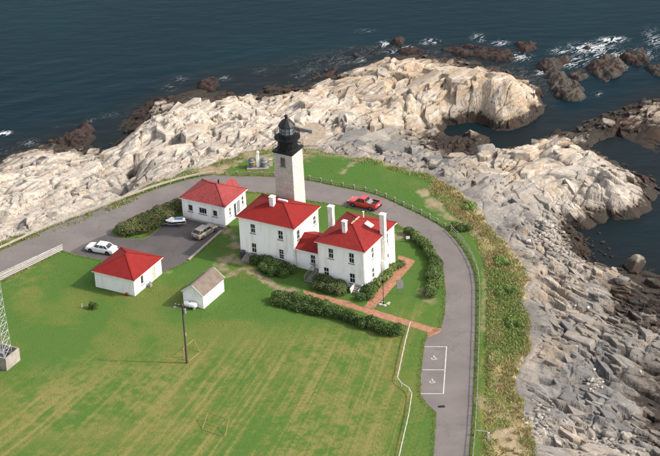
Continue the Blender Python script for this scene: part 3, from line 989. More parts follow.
ROAD_OUT_PX = [(-160, 318), (-60, 276), (0, 251.5), (50, 229), (100, 210), (140, 195), (165, 186.5), (195, 178.3), (215, 175.5), (235, 176.5), (265, 176.8), (305, 180.3), (335, 186.5), (375, 195), (405, 208), (425, 217.5),
               (442.5, 228), (452, 236), (463, 250), (471, 265), (475, 280), (475.8, 305), (475, 344), (472.8, 404), (469, 456), (462, 520), (456, 580), (452, 640)]
ROAD_IN_PX = [(398, 640), (420, 560), (428, 500), (433.7, 456), (436, 424), (436, 412), (426, 403), (420.8, 394.5), (421, 374), (425, 342), (427.5, 337), (441, 328.5), (445, 312.5), (445.7, 292.5), (443.7, 272.5), (437.5, 256), (425, 244),
              (408.7, 231), (395, 223), (372, 213), (345, 206), (304, 199.5), (275, 194), (247.5, 191.5), (225, 192), (200, 195), (178, 203), (150, 213.5), (115, 227), (111, 232.5), (122.5, 238.8), (145, 238.7), (154, 232.5),
              (165, 223.5), (181.5, 216), (226.8, 227), (222, 230.5), (188.6, 260), (178, 265.5), (164, 271), (150, 268), (125, 263.5), (100, 259.5), (75, 254.5), (62.5, 250.5), (0, 281.5), (-60, 311), (-160, 358)]
ROAD_OUT = smooth_line([at2(*p) for p in ROAD_OUT_PX], 1.2)
ROAD_IN = np.array([at2(*p) for p in ROAD_IN_PX])

LS = .25
lx, ly = np.arange(-100, 66, LS), np.arange(-128, 40, LS)
LX, LY = np.meshgrid(lx, ly)
ls = bilerp(SDF, cx_, cy_, LX, LY)
ls = np.where(LY < -108, 5.0, ls)
n_e = fbm(LX / 2.4, LY / 2.4, 500, 4) - .5
lsn = ls + n_e * 1.6
LZ = np.where(lsn < .6, -np.clip(.6 - lsn, 0, 4) ** 1.2 * .75, 0.0)
# bank east of the road: humps of rough grass
fence_pts = np.array([at2(*p) for p in ((432, 176), (424, 191), (440, 206), (456, 221), (470, 240), (479, 262), (482, 290), (481, 340), (480, 404), (477, 456), (470, 520), (462, 600))])
bank = in_poly(LX, LY, np.vstack([fence_pts, [at2(700, 640), at2(640, 300), at2(520, 200), at2(450, 165)]]))
bd = dist_poly(LX, LY, fence_pts, False)
bk = np.where(bank, np.clip(bd / 2.5, 0, 1), 0)
LZ = LZ + bk * (.45 * (fbm(LX / 3.5, LY / 3.5, 510, 4) - .5) - .06 * np.clip(bd - 1, 0, 9))
# colour
n1, n2, n3 = fbm(LX / 12, LY / 12, 520, 4), fbm(LX / 2.5, LY / 2.5, 524, 4), fbm(LX / .7, LY / .7, 528, 3)
lush, worn = np.array([.058, .112, .021]), np.array([.130, .134, .034])
brown, straw = np.array([.245, .19, .078]), np.array([.34, .265, .14])
Yx = np.interp(LX, lx, np.cumsum(np.tan(R(58) + R(.42) * (np.clip(lx, -55, 5) + 40))) * LS)
ph = LY - Yx + 1.2 * (n1 - .5)                                             # lines the mower left
stripe = fbm(ph / .95, LY / 30, 540, 4, .65) * .7 + .3 * fbm(ph / 5.0, LY / 40, 545, 2)
field = np.clip((-LY - 17 + .22 * LX + 9 * (n1 - .5)) / 11, 0, 1)          # mown meadow south of the houses
east = in_poly(LX, LY, [at2(*p) for p in ((411, 322), (406, 342), (397, 383.5), (412.5, 393.5), (409, 417), (400, 456), (380, 560), (480, 560), (480, 300), (440, 300))])
field = np.where(east, field * .35, field)
wear = np.clip((stripe - .46) * 3.2 + (n2 - .5) * .9 + (n1 - .5) * .8 + .30 + (n3 - .5) * 1.2, 0, 1) * field
wear = np.maximum(wear, np.clip((n1 - .58) * 4 + (n2 - .5) * 1.3, 0, .55))
col = lush + (worn - lush) * wear[..., None]
bsp = np.clip((stripe - .55) * 6.5 + (n2 - .5) * 1.2 + (n3 - .5) * 1.1, 0, 1) * field
for px, py, r_ in ((345, 352, 3.0), (325, 348, 3.5), (310, 358, 3), (150, 400, 6), (80, 395, 6), (120, 380, 4), (370, 350, 2.5), (330, 425, 5), (300, 440, 4), (50, 400, 5), (360, 420, 3), (20, 270, 4), (175, 380, 4)):
    wx, wy = at2(px, py)
    bsp = np.maximum(bsp, np.clip((n2 * .6 + n3 * .5 - .50) * 5, 0, .85) * np.exp(-((LX - wx) ** 2 + ((LY - wy) * .6) ** 2) / r_ ** 2))
col = col + (brown - col) * (bsp * .38)[..., None]
bright = np.clip(1 - dist_poly(LX, LY, [at2(300, 160), at2(360, 170), at2(420, 195)], False) / 9, 0, 1)[..., None]
col = col * (1 - .5 * bright) + np.array([.048, .108, .023]) * .5 * bright
# straw, rust and green on the bank
bn = fbm(LX / 2.2, LY / 4.5, 550, 4)
strawm = np.clip((bn - .40) * 5 + np.clip((3.2 - ls) / 2.5, 0, .8), 0, 1) * np.clip(bk * 1.3, 0, 1)
gpatch = np.exp(-dist_poly(LX, LY, [at2(495, 275), at2(508, 300), at2(516, 325), at2(508, 345)], False) ** 2 / 5.0)
gpatch = np.maximum(gpatch, .8 * np.exp(-dist_poly(LX, LY, [at2(482, 280), at2(484, 340), at2(481, 400)], False) ** 2 / 1.0))
strawm = strawm * (1 - .9 * np.clip(gpatch * 1.5 * (.4 + n2), 0, 1))
bankcol = np.array([.115, .125, .040]) * (1 - strawm[..., None]) + straw * (.55 + .8 * n2[..., None]) * strawm[..., None]
bankcol = bankcol * (1 - gpatch[..., None] * .8) + np.array([.060, .125, .030]) * gpatch[..., None] * .8
col = col * (1 - bk[..., None]) + bankcol * bk[..., None]
# bare earth: worn tracks and the raw lip of the land
lip = np.clip((1.7 - lsn) / 1.3, 0, 1) * np.clip((n2 - .35) * 4 + .25, 0, 1)
lip = np.where(lsn < .15, np.maximum(lip, .8), lip)
dirt = np.zeros(LX.shape)
for line, wd, wgt in (([(423, 191), (440, 208), (455, 221), (480, 236)], .8, .9), ([(500, 232), (512, 247), (528, 266), (534, 277)], .7, 1), ([(342, 173), (352, 164), (366, 158)], .55, .9), ([(502, 438), (510, 432), (519, 445), (515, 460)], 1.7, .9), ([(480, 400), (500, 412), (520, 420)], .9, .7), ([(488, 250), (486, 280), (484, 330)], .5, .5),
                      ([(206, 172), (222, 168), (234, 162)], 1.5, .95), ([(228, 160), (250, 156), (272, 154), (300, 152)], 1.9, .85), ([(225, 279), (242, 269), (258, 275), (276, 288), (296, 291)], .55, .9), ([(222, 264), (232, 260), (240, 262)], 1.3, .95), ([(222, 231), (232, 236), (238, 246)], .8, .95),
                      ([(399, 238), (404, 236)], 1.0, .85), ([(425, 291), (430, 302)], .8, .6), ([(163, 270), (168, 271)], .6, .7)):
    d_ = dist_poly(LX, LY, smooth_line([at2(*p) for p in line], .8), False)
    dirt = np.maximum(dirt, wgt * np.clip(1.25 - d_ / wd + (n2 - .5) * 2.4 + (n3 - .5) * 1.6, 0, 1))
dirt = np.maximum(dirt, lip * .85)
dcol = np.array([.24, .185, .12]) * (.7 + .6 * n3[..., None])
col = col * (1 - dirt[..., None]) + dcol * dirt[..., None]
keep = (ls > -2.6)
q, used = grid_faces(len(lx), len(ly), keep)
structure(link('lawn', np_mesh('lawn', np.stack([LX.ravel()[used], LY.ravel()[used], LZ.ravel()[used]], 1), q, 'lawn_grass', True, {'col': col.reshape(-1, 3)[used]})))

def lawn_z(x, y):
    return float(bilerp(LZ, lx, ly, np.array([x]), np.array([y]))[0])

# ------------------------------------------------------------------ road, car park, paths
def asphalt(name, c1, c2, c3):
    m = mat(name, c1, c2, .9, .25, 8, .006, 30, spec=.2)
    nt = m.node_tree
    b = nt.nodes['Principled BSDF']
    src = b.inputs['Base Color'].links[0].from_socket
    tc = nd(nt, 'ShaderNodeTexCoord')
    n = nd(nt, 'ShaderNodeTexNoise')
    n.inputs['Scale'].default_value = 7
    n.inputs['Detail'].default_value = 9
    n.inputs['Roughness'].default_value = .75
    nt.links.new(tc.outputs['Object'], n.inputs['Vector'])
    mr = nd(nt, 'ShaderNodeMapRange')
    mr.inputs['From Min'].default_value, mr.inputs['From Max'].default_value = .3, .7
    mr.inputs['To Min'].default_value, mr.inputs['To Max'].default_value = .82, 1.18
    nt.links.new(n.outputs['Fac'], mr.inputs['Value'])
    mx = nd(nt, 'ShaderNodeMix', data_type='RGBA', blend_type='MULTIPLY')
    mx.inputs[0].default_value = 1
    nt.links.new(src, mx.inputs[6])
    nt.links.new(mr.outputs['Result'], mx.inputs[7])
    # thin tar seams
    v = nd(nt, 'ShaderNodeTexVoronoi', feature='DISTANCE_TO_EDGE')
    v.inputs['Scale'].default_value = .16
    nw = nd(nt, 'ShaderNodeTexNoise')
    nw.inputs['Scale'].default_value = .5
    nw.inputs['Detail'].default_value = 5
    nt.links.new(tc.outputs['Object'], nw.inputs['Vector'])
    wm = nd(nt, 'ShaderNodeMix', data_type='VECTOR')
    wm.inputs[0].default_value = .55
    sc = nd(nt, 'ShaderNodeVectorMath', operation='SCALE')
    sc.inputs['Scale'].default_value = 9
    nt.links.new(nw.outputs['Color'], sc.inputs[0])
    nt.links.new(tc.outputs['Object'], wm.inputs[4])
    nt.links.new(sc.outputs['Vector'], wm.inputs[5])
    nt.links.new(wm.outputs[1], v.inputs['Vector'])
    cr = nd(nt, 'ShaderNodeMath', operation='LESS_THAN')
    cr.inputs[1].default_value = .009
    nt.links.new(v.outputs['Distance'], cr.inputs[0])
    cm = nd(nt, 'ShaderNodeMath', operation='MULTIPLY')
    cm.inputs[1].default_value = .5
    nt.links.new(cr.outputs[0], cm.inputs[0])
    m2 = nd(nt, 'ShaderNodeMix', data_type='RGBA')
    nt.links.new(cm.outputs[0], m2.inputs[0])
    nt.links.new(mx.outputs[2], m2.inputs[6])
    m2.inputs[7].default_value = (*c3, 1)
    nt.links.new(m2.outputs[2], b.inputs['Base Color'])
    return m
M['asphalt'] = asphalt('asphalt', (.152, .131, .124), (.124, .108, .103), (.09, .085, .085))
M['dark_asphalt'] = asphalt('dark_asphalt', (.090, .080, .078), (.070, .063, .062), (.05, .05, .05))

road = structure(sheet('road', list(ROAD_OUT) + list(ROAD_IN), .012, 'asphalt'))
LOT_PX = [(111, 233), (122.5, 239.2), (145, 239.2), (154.5, 233), (165.5, 224), (181.5, 216.6), (226.2, 227), (221.6, 230.5), (188.2, 260), (178, 265.2), (164, 270.6), (150, 267.6), (125, 263.2), (100, 259.2), (76, 254.3), (70, 252), (84, 244), (98, 238)]
car_park = structure(sheet('car_park', [at2(*p) for p in LOT_PX], .018, 'dark_asphalt'))

# kerb stones along the car park and round the planting island
def kerb_run(name, pts_px, parent, w=.18, h=.14, step=1.2, m='concrete'):
    P = along(np.array([at2(*p) for p in pts_px]), step)
    for a, b in zip(P[:-1], P[1:]):
        d = np.array(b) - np.array(a)
        L_ = np.linalg.norm(d)
        mb = MB().box((0, 0, h / 2), (L_ - .015, w, h))
        o = mb.build(name, m, parent, loc=((a[0] + b[0]) / 2, (a[1] + b[1]) / 2, 0))
        o.rotation_euler = (0, 0, math.atan2(d[1], d[0]))
kerb_run('kerb_stone', [(188.6, 260.4), (221.6, 231.2)], car_park, .3, .2)
kerb_run('kerb_stone', [(182, 217.5), (226, 227.8)], car_park, .35, .12, 1.5)

# painted lines
def line(p0, p1, w=.13, parent=road, z=.0225, name='parking_line'):
    a, b = np.array(p0[:2]), np.array(p1[:2])
    d = (b - a) / np.linalg.norm(b - a)
    n_ = np.array([-d[1], d[0]]) * w / 2
    return sheet(name, [a - n_, b - n_, b + n_, a + n_], z, 'line_paint', parent)
PK = Matrix.Rotation(-.1012, 2)
pc = np.array((12.694, 268.745 - 303))
def pk(a, b):
    u_ = np.array([math.cos(-.1012), math.sin(-.1012)])
    v_ = np.array([-u_[1], u_[0]])
    return pc + u_ * a + v_ * b
line(pk(1.44, -5.95), pk(1.44, 5.95))
for b_ in (-5.88, 0, 5.88):
    line(pk(-1.5, b_), pk(1.37, b_), z=.0265)
def wheelchair(cen):
    """painted access symbol: head, back, seat, leg and wheel as one flat mark"""
    bm = bmesh.new()
    def ring(cx, cy, r0, r1, a0, a1, n=20):
        vs = []
        for i in range(n + 1):
            t = a0 + (a1 - a0) * i / n
            vs.append((bm.verts.new((cx + r0 * math.cos(t), cy + r0 * math.sin(t), 0)), bm.verts.new((cx + r1 * math.cos(t), cy + r1 * math.sin(t), 0))))
        for (a, b), (c_, d) in zip(vs, vs[1:]):
            bm.faces.new((a, b, d, c_))
    def bar(a, b, w):
        a, b = Vector((*a, 0)), Vector((*b, 0))
        d = (b - a).normalized()
        n_ = Vector((-d.y, d.x, 0)) * w / 2
        bm.faces.new([bm.verts.new(p) for p in (a - n_, b - n_, b + n_, a + n_)])
    ring(-.05, .62, .0, .11, 0, 2 * math.pi)
    bar((-.06, .46), (0, -.02), .12)
    ring(-.06, -.22, .27, .38, R(125), R(380))
    bar((.06, -.04), (.32, -.04), .11)
    bar((.30, -.09), (.44, -.44), .11)
    bar((.39, -.46), (.58, -.42), .09)
    bar((.02, .24), (.28, .22), .09)
    bmesh.ops.recalc_face_normals(bm, faces=bm.faces)
    for f in bm.faces:
        if f.normal.z < 0:
            f.normal_flip()
    me = bpy.data.meshes.new('access_symbol')
    bm.to_mesh(me)
    bm.free()
    me.materials.append(M['line_paint'])
    o = link('access_symbol', me, road, (*cen, .0225))
    o.rotation_euler = (0, 0, -.1012)
    o.scale = (.85, .85, 1)
wheelchair(pk(-.1, 3.05))
wheelchair(pk(-.1, -2.8))
line(at(-60, 300.5), at(53, 248.6))
line(at(53, 248.9), at(60.5, 252.9), z=.0265)
line(at(20.5, 263.2), at(29.5, 268.6), z=.0265)
line(at(-28, 286), at(-19, 291.5), z=.0265)
# storm drain beyond the bays
dr = MB()
dr.box((0, 0, .02), (.9, .5, .012))
for i in range(6):
    dr.box((-.34 + i * .136, 0, .032), (.06, .44, .014))
o = dr.build('storm_drain', 'black_metal', road, loc=(*at2(441.5, 406.5), 0))

# brick paths
def brick_material():
    m = bpy.data.materials.new('path_brick')
    m.use_nodes = True
    nt = m.node_tree
    b = nt.nodes['Principled BSDF']
    b.inputs['Roughness'].default_value = .9
    tc = nd(nt, 'ShaderNodeTexCoord')
    br = nd(nt, 'ShaderNodeTexBrick')
    br.inputs['Scale'].default_value = 1.0
    br.inputs['Brick Width'].default_value, br.inputs['Row Height'].default_value = .22, .11
    br.inputs['Mortar Size'].default_value = .008
    br.inputs['Color1'].default_value = (.34, .135, .075, 1)
    br.inputs['Color2'].default_value = (.27, .125, .075, 1)
    br.inputs['Mortar'].default_value = (.24, .17, .11, 1)
    nt.links.new(tc.outputs['Object'], br.inputs['Vector'])
    n = nd(nt, 'ShaderNodeTexNoise')
    n.inputs['Scale'].default_value = 1.8
    n.inputs['Detail'].default_value = 8
    nt.links.new(tc.outputs['Object'], n.inputs['Vector'])
    mr = nd(nt, 'ShaderNodeMapRange')
    mr.inputs['From Min'].default_value, mr.inputs['From Max'].default_value = .3, .7
    mr.inputs['To Min'].default_value, mr.inputs['To Max'].default_value = .7, 1.25
    nt.links.new(n.outputs['Fac'], mr.inputs['Value'])
    mx = nd(nt, 'ShaderNodeMix', data_type='RGBA', blend_type='MULTIPLY')
    mx.inputs[0].default_value = 1
    nt.links.new(br.outputs['Color'], mx.inputs[6])
    nt.links.new(mr.outputs['Result'], mx.inputs[7])
    nt.links.new(mx.outputs[2], b.inputs['Base Color'])
    bp = nd(nt, 'ShaderNodeBump')
    bp.inputs['Distance'].default_value = .008
    nt.links.new(br.outputs['Fac'], bp.inputs['Height'])
    bp.invert = True
    nt.links.new(bp.outputs['Normal'], b.inputs['Normal'])
    return m
M['path_brick'] = brick_material()
M['new_brick'] = mat('new_brick', (.40, .15, .115), (.30, .115, .085), .85, 6, 8, .006)
def jag(P, amp=.06, step=.5):
    """edge of a path: resample and roughen a little"""
    Q = along(np.array([*P, P[0]]), step)[:-1]
    return [p + (rng.random(2) - .5) * 2 * amp for p in Q]
structure(sheet('brick_path', jag([at2(*p) for p in ((303, 290), (320, 294.5), (350, 301.5), (361, 306.8), (372.5, 309), (400, 317.5), (430, 326.5), (433, 333), (427, 331.5), (400, 323.5), (375, 316.5), (350, 308), (320, 299), (303, 293))]), .008, 'path_brick'))
structure(sheet('brick_path', jag([at2(*p) for p in ((363.5, 306.8), (378, 290), (402, 262), (397.5, 258), (399, 255), (415.5, 260.5), (413, 264.5), (388, 293), (374, 308.6))]), .0045, 'path_brick'))
structure(sheet('brick_apron', [at2(*p) for p in ((428.5, 326.8), (441.5, 328.2), (440, 332.5), (428, 337.5), (427, 331))], .018, 'path_brick'))

# ------------------------------------------------------------------ buildings
def wall_mesh(w, h, openings, depth=.16):
    """outer skin of a wall, x -w/2..w/2, z 0..h, face on y=0 looking to -y, rectangular openings with reveals"""
    xs = sorted({-w / 2, w / 2, *[o[0] for o in openings], *[o[1] for o in openings]})
    zs = sorted({0, h, *[o[2] for o in openings], *[o[3] for o in openings]})
    mb = MB()
    def hole(x, z):
        return any(o[0] < x < o[1] and o[2] < z < o[3] for o in openings)
    for i in range(len(xs) - 1):
        for j in range(len(zs) - 1):
            if not hole((xs[i] + xs[i + 1]) / 2, (zs[j] + zs[j + 1]) / 2):
                mb.add([(xs[i], 0, zs[j]), (xs[i + 1], 0, zs[j]), (xs[i + 1], 0, zs[j + 1]), (xs[i], 0, zs[j + 1])], [(0, 1, 2, 3)])
    for a, b, c_, d in openings:
        mb.add([(a, 0, c_), (b, 0, c_), (b, 0, d), (a, 0, d), (a, depth, c_), (b, depth, c_), (b, depth, d), (a, depth, d)],
               [(0, 4, 5, 1), (1, 5, 6, 2), (2, 6, 7, 3), (3, 7, 4, 0)])
    return mb

def side_matrix(side, L, W):
    """placement of a wall whose outer face looks out of the named side of an L x W box"""
    return {'f': Matrix.Translation((0, -W / 2, 0)), 'b': Matrix.Translation((0, W / 2, 0)) @ Matrix.Rotation(math.pi, 4, 'Z'),
            'r': Matrix.Translation((L / 2, 0, 0)) @ Matrix.Rotation(math.pi / 2, 4, 'Z'),
            'l': Matrix.Translation((-L / 2, 0, 0)) @ Matrix.Rotation(-math.pi / 2, 4, 'Z')}[side]

def put(o, mtx):
    o.matrix_local = mtx
    return o

def window(parent, mtx, o, cols=2, rows=2, glass='glass', frame='trim', name='window', sill=True):
    """sash window in opening o=(x0,x1,z0,z1): frame with bars, glass behind, sill in front"""
    x0, x1, z0, z1 = o
    t = .07
    f = MB()
    for a, b, c_, d in ((x0, x0 + t, z0, z1), (x1 - t, x1, z0, z1), (x0 + t, x1 - t, z0, z0 + t), (x0 + t, x1 - t, z1 - t, z1)):
        f.box(((a + b) / 2, .085, (c_ + d) / 2), (b - a, .09, d - c_))
    zm = (z0 + z1) / 2
    if rows > 1:
        f.box(((x0 + x1) / 2, .09, zm), (x1 - x0 - 2 * t, .06, .06))
    for k in range(1, cols):
        x = x0 + (x1 - x0) * k / cols
        f.box((x, .10, (z0 + zm) / 2), (.03, .03, zm - z0 - t - .03))
        f.box((x, .10, (z1 + zm) / 2), (.03, .03, z1 - zm - t - .03))
    if rows > 2:
        for z in (z0 + (zm - z0) / 2, zm + (z1 - zm) / 2):
            f.box(((x0 + x1) / 2, .10, z), (x1 - x0 - 2 * t, .028, .03))
    w = put(f.build(name, frame, parent), mtx)
    MB().add([(x0, .125, z0), (x1, .125, z0), (x1, .125, z1), (x0, .125, z1)], [(0, 1, 2, 3)]).build('pane', glass, w)
    if sill:
        MB().box(((x0 + x1) / 2, -.03, z0 - .05), (x1 - x0 + .16, .14, .09)).build('sill', 'sill', w)
    return w

def walls(root, L, W, H, openings, m='white_wall'):
    out = {}
    for s in 'frbl':
        w_ = L if s in 'fb' else W
        o = wall_mesh(w_, H, openings.get(s, [])).build('wall', m, root)
        out[s] = put(o, side_matrix(s, L, W))
    return out

def hip_roof(root, L, W, z, rise, m, trim='trim', thick=.14, name='roof'):
    """hip roof over an L x W eave rectangle: slopes, then a fascia board round the eaves and a soffit"""
    r = abs(L - W) / 2
    rd = [(-r, 0, z + rise), (r, 0, z + rise)] if L >= W else [(0, -r, z + rise), (0, r, z + rise)]
    e = [(-L / 2, -W / 2, z), (L / 2, -W / 2, z), (L / 2, W / 2, z), (-L / 2, W / 2, z)]
    mb = MB()
    if L >= W:
        mb.add(e + rd, [(0, 1, 5, 4), (1, 2, 5), (2, 3, 4, 5), (3, 0, 4), (3, 2, 1, 0)])
    else:
        mb.add(e + rd, [(0, 1, 4), (1, 2, 5, 4), (2, 3, 5), (3, 0, 4, 5), (3, 2, 1, 0)])
    ro = mb.build(name, m, root)
    fb = MB()
    t = .05
    for a, b in (((-L / 2 + .02, -W / 2 + .02 + t / 2), (L / 2 - .02, -W / 2 + .02 + t / 2)), ((-L / 2 + .02, W / 2 - .02 - t / 2), (L / 2 - .02, W / 2 - .02 - t / 2))):
        fb.beam((*a, z - thick / 2 - .003), (*b, z - thick / 2 - .003), t, thick)
    for x in (-L / 2 + .02 + t / 2, L / 2 - .02 - t / 2):
        fb.beam((x, -W / 2 + .02 + t, z - thick / 2 - .003), (x, W / 2 - .02 - t, z - thick / 2 - .003), t, thick)
    fb.build('fascia', trim, ro)
    # capping along hips and ridge
    cp = MB()
    ends = [(e[0], rd[0]), (e[1], rd[1] if L >= W else rd[0]), (e[2], rd[1]), (e[3], rd[0] if L >= W else rd[1])]
    for a, b in ends:
        cp.beam((a[0], a[1], a[2] + .02), (b[0], b[1], b[2] + .02), .16, .05)
    if r > .05:
        cp.beam((rd[0][0], rd[0][1], rd[0][2] + .03), (rd[1][0], rd[1][1], rd[1][2] + .03), .18, .05)
    cp.build('ridge_cap', m, ro)
    return ro

def chimney(roof, x, y, z0, z1, wx=.62, wy=.62, m='trim'):
    mb = MB()
    mb.box((x, y, (z0 + z1) / 2), (wx, wy, z1 - z0))
    mb.box((x, y, z1 - .32), (wx + .07, wy + .07, .10))
    mb.box((x, y, z1 + .05), (wx + .14, wy + .14, .13))
    mb.box((x, y, z1 + .15), (wx * .55, wy * .55, .1))
    return mb.build('chimney', m, roof)

M['chimney_paint'] = mat('chimney_paint', (.74, .71, .66), (.52, .46, .40), .85, 2.2, 8, .008, 12, stretch=(1, 1, .5), lo=.45, hi=.75)
YAW = R(-30.0)
def W2(x, y):
    return (x, y - 303.0, 0)

# --- western keeper's house
hA = thing('keepers_house', 'white two storey house with red hip roof standing against the granite tower', 'house', W2(-7.27, 303.58), R(-30.1))
LA, WA, HA = 9.72 - .7, 7.75 - .7, 6.4 - .06
oA = {'f': [(-2.66, -1.84, 4.08, 5.55), (1.86, 2.70, 4.02, 5.47), (-2.67, -1.84, .88, 2.46), (1.84, 2.67, .86, 2.46)],
      'r': [(-2.65, -1.85, 4.0, 5.42), (2.05, 2.85, 4.0, 5.42)], 'l': [(-2.2, -1.4, 4.0, 5.42), (1.2, 2.0, 4.0, 5.42), (-2.2, -1.4, .9, 2.4)], 'b': [(-3.2, -2.4, 4.0, 5.4), (2.9, 3.7, 4.0, 5.4)]}
wA = walls(hA, LA, WA, HA, oA)
for s in oA:
    for i, o_ in enumerate(oA[s]):
        window(hA, side_matrix(s, LA, WA), o_, 2, 3 if (s == 'f' and i == 3) else 2)
rA = hip_roof(hA, 9.72, 7.75, 6.4, 1.62, 'red_roof')
chimney(rA, -.42, -.72, 6.7, 8.95, .66, .66, 'chimney_paint')
MB().box((.55, .55, 8.0), (1.5, .3, .22)).build('ridge_vent', 'trim', rA)
dp = MB()
dp.tube((4.35, -3.58, .2), (4.35, -3.58, 6.2), .045)
dp.tube((3.3, -3.6, 2.4), (3.3, -3.6, 5.0), .03)
dp.build('downpipe', 'trim', hA)
# bulkhead doors, bin and rail on the front wall
bk_ = MB()
vs = [(-3.6, -3.56, 0), (-2.2, -3.56, 0), (-2.2, -5.1, 0), (-3.6, -5.1, 0), (-3.6, -3.56, .75), (-2.2, -3.56, .75), (-2.2, -5.1, .14), (-3.6, -5.1, .14)]
bk_.add(vs, [(0, 1, 2, 3), (4, 5, 6, 7), (0, 4, 7, 3), (1, 5, 6, 2), (2, 3, 7, 6), (0, 1, 5, 4)])
cb = bk_.build('cellar_hatch', 'grey_timber', hA)
for i in range(5):
    x = -3.46 + i * .28
    MB().beam((x, -3.62, .765), (x, -5.08, .185), .17, .04).build('hatch_board', 'pale_timber' if i % 2 else 'grey_timber', cb)

bn_ = thing('wheeled_bin', 'dark blue grey wheeled bin beside the slatted cellar hatch', 'bin', (0, 0, 0))
bn_.matrix_world = hA.matrix_basis @ Matrix.Translation((-3.95, -4.0, 0))
b1 = MB()
b1.loft([[(-.22, -.26, .05), (.22, -.26, .05), (.22, .26, .05), (-.22, .26, .05)], [(-.29, -.33, 1.0), (.29, -.33, 1.0), (.29, .33, 1.0), (-.29, .33, 1.0)]])
b1.build('bin_body', 'dark_paint', bn_)
MB().box((0, -.02, 1.03), (.64, .74, .06)).build('lid', 'dark_paint', bn_)
MB().tube((-.26, .3, .1), (.26, .3, .1), .1, n=10).build('wheel', 'rubber', bn_)

# --- eastern keeper's house
hB = thing('keepers_house', 'white two storey house with worn red roof, skylight and three tall white chimneys', 'house', W2(3.59, 296.46), R(-29.8))
LB, WB, HB = 8.05 - .7, 9.79 - .7, 6.27 - .06
oB = {'f': [(-2.04, -1.20, 3.92, 5.5), (1.20, 2.06, 3.86, 5.5), (-2.92, -2.05, .85, 2.3), (1.18, 2.08, .72, 2.28)],
      'r': [(-2.42, -1.66, 3.85, 5.6), (2.08, 2.76, 3.85, 5.6), (-2.46, -1.70, .75, 2.4), (2.05, 2.76, .75, 2.4)],
      'l': [(2.2, 3.0, 3.9, 5.5), (-3.2, -2.4, 3.9, 5.5)], 'b': [(-2.0, -1.2, 3.9, 5.4), (1.2, 2.0, 3.9, 5.4), (-2.0, -1.2, .8, 2.3)]}
walls(hB, LB, WB, HB, oB)
for s in oB:
    for o_ in oB[s]:
        window(hB, side_matrix(s, LB, WB), o_)
rB = hip_roof(hB, 8.05, 9.79, 6.27, 1.78, 'red_roof_worn')
chimney(rB, -.45, -2.35, 6.7, 8.95, .56, .56, 'chimney_paint')
for x, y, top in ((-3.98, .15, 9.35), (3.98, .80, 9.45)):     # two chimneys that climb the outside of the side walls
    mb = MB()
    w_ = .62
    mb.box((x * .985, y, top / 2), (.72, w_, top))
    mb.box((x * .985, y, top - .3), (.79, w_ + .07, .10))
    mb.box((x * .985, y, top + .05), (.86, w_ + .14, .13))
    mb.box((x * .975, y, 1.2), (.78, 1.15, 2.4))
    mb.build('chimney', 'chimney_paint', hB)
sk = MB()
qs = Matrix.Rotation(math.atan2(1.78, 4.025), 3, 'Y')
sk.box((1.75, .75, 7.42), (1.15, .95, .12), rot=qs)
o = sk.build('skylight', 'trim', rB)
MB().box((1.77, .75, 7.475), (.92, .74, .04), rot=qs).build('skylight_pane', 'lamp_clear', rB)
MB().tube((.1, 2.2, 7.5), (.1, 2.2, 8.35), .09).tube((.1, 2.2, 8.35), (.1, 2.2, 8.45), .15).build('vent_pipe', 'trim', rB)
M['bare_patch'] = mat('bare_patch', (.52, .44, .30), (.44, .33, .22), .9, 5)
pt = MB()
for k in range(7):
    t = -1.0 + k * .34
    pt.box((-.05 + .1 * random.random(), t, 8.05 + .045), (.16 + .22 * random.random(), .26, .03), rz=random.random())
pt.build('worn_ridge_patch', 'bare_patch', rB)
st = MB()      # front steps with a side wall
for k in range(4):
    st.box((2.75, -4.75 - .3 * k, .34 - .085 * k), (1.1, .3, .68 - .17 * k))
st.build('front_steps', 'concrete', hB)
for x_, y_ in ((3.55, -4.62), (-3.55, -4.62), (3.75, 4.3)):
    MB().tube((x_, y_, .15), (x_, y_, 6.15), .045).tube((x_, y_, 6.1), (x_ * 1.03, y_ * 1.03, 6.24), .045).build('downpipe', 'trim', hB)
sw = MB()
sw.beam((3.38, -4.6, .55), (3.38, -6.1, .30), .14, .9)
sw.beam((2.12, -4.6, .55), (2.12, -6.1, .30), .14, .9)
sw.build('step_wall', 'trim', hB)

# --- low link between the two houses
hF = thing('connecting_wing', 'low white link with plain red roof between the two keepers houses', 'house', W2(-7.27, 303.58), R(-30.1))
fw = wall_mesh(4.66, 3.0, [(6.86 - 6.9, 7.68 - 6.9, 1.12, 2.56)]).build('wall', 'white_wall', hF)
mF = Matrix.Translation((6.9, -3.3, 0))
put(fw, mF)
window(hF, mF, (6.86 - 6.9, 7.68 - 6.9, 1.12, 2.56))
put(wall_mesh(4.66, 3.0, [(-.5, .4, .1, 2.1)]).build('wall', 'white_wall', hF), Matrix.Translation((6.9, 2.0, 0)) @ Matrix.Rotation(math.pi, 4, 'Z'))
put(MB().box((-.05, .1, 1.1), (.9, .06, 2.0)).build('door', 'dark_paint', hF), Matrix.Translation((6.9, 2.0, 0)) @ Matrix.Rotation(math.pi, 4, 'Z'))
rf = MB()
x0, x1, t = 4.53, 9.25, .12
sec = [(-3.56, 3.06), (-.65, 4.36), (2.26, 3.06), (2.26, 2.94), (-.65, 4.22), (-3.56, 2.94)]
rf.loft([[(x0, y, z) for y, z in sec], [(x1, y, z) for y, z in sec]])
rF = rf.build('roof', 'red_roof', hF)
MB().box(((x0 + x1) / 2, -3.575, 3.0), (x1 - x0 - .02, .03, .15)).build('fascia', 'trim', rF)
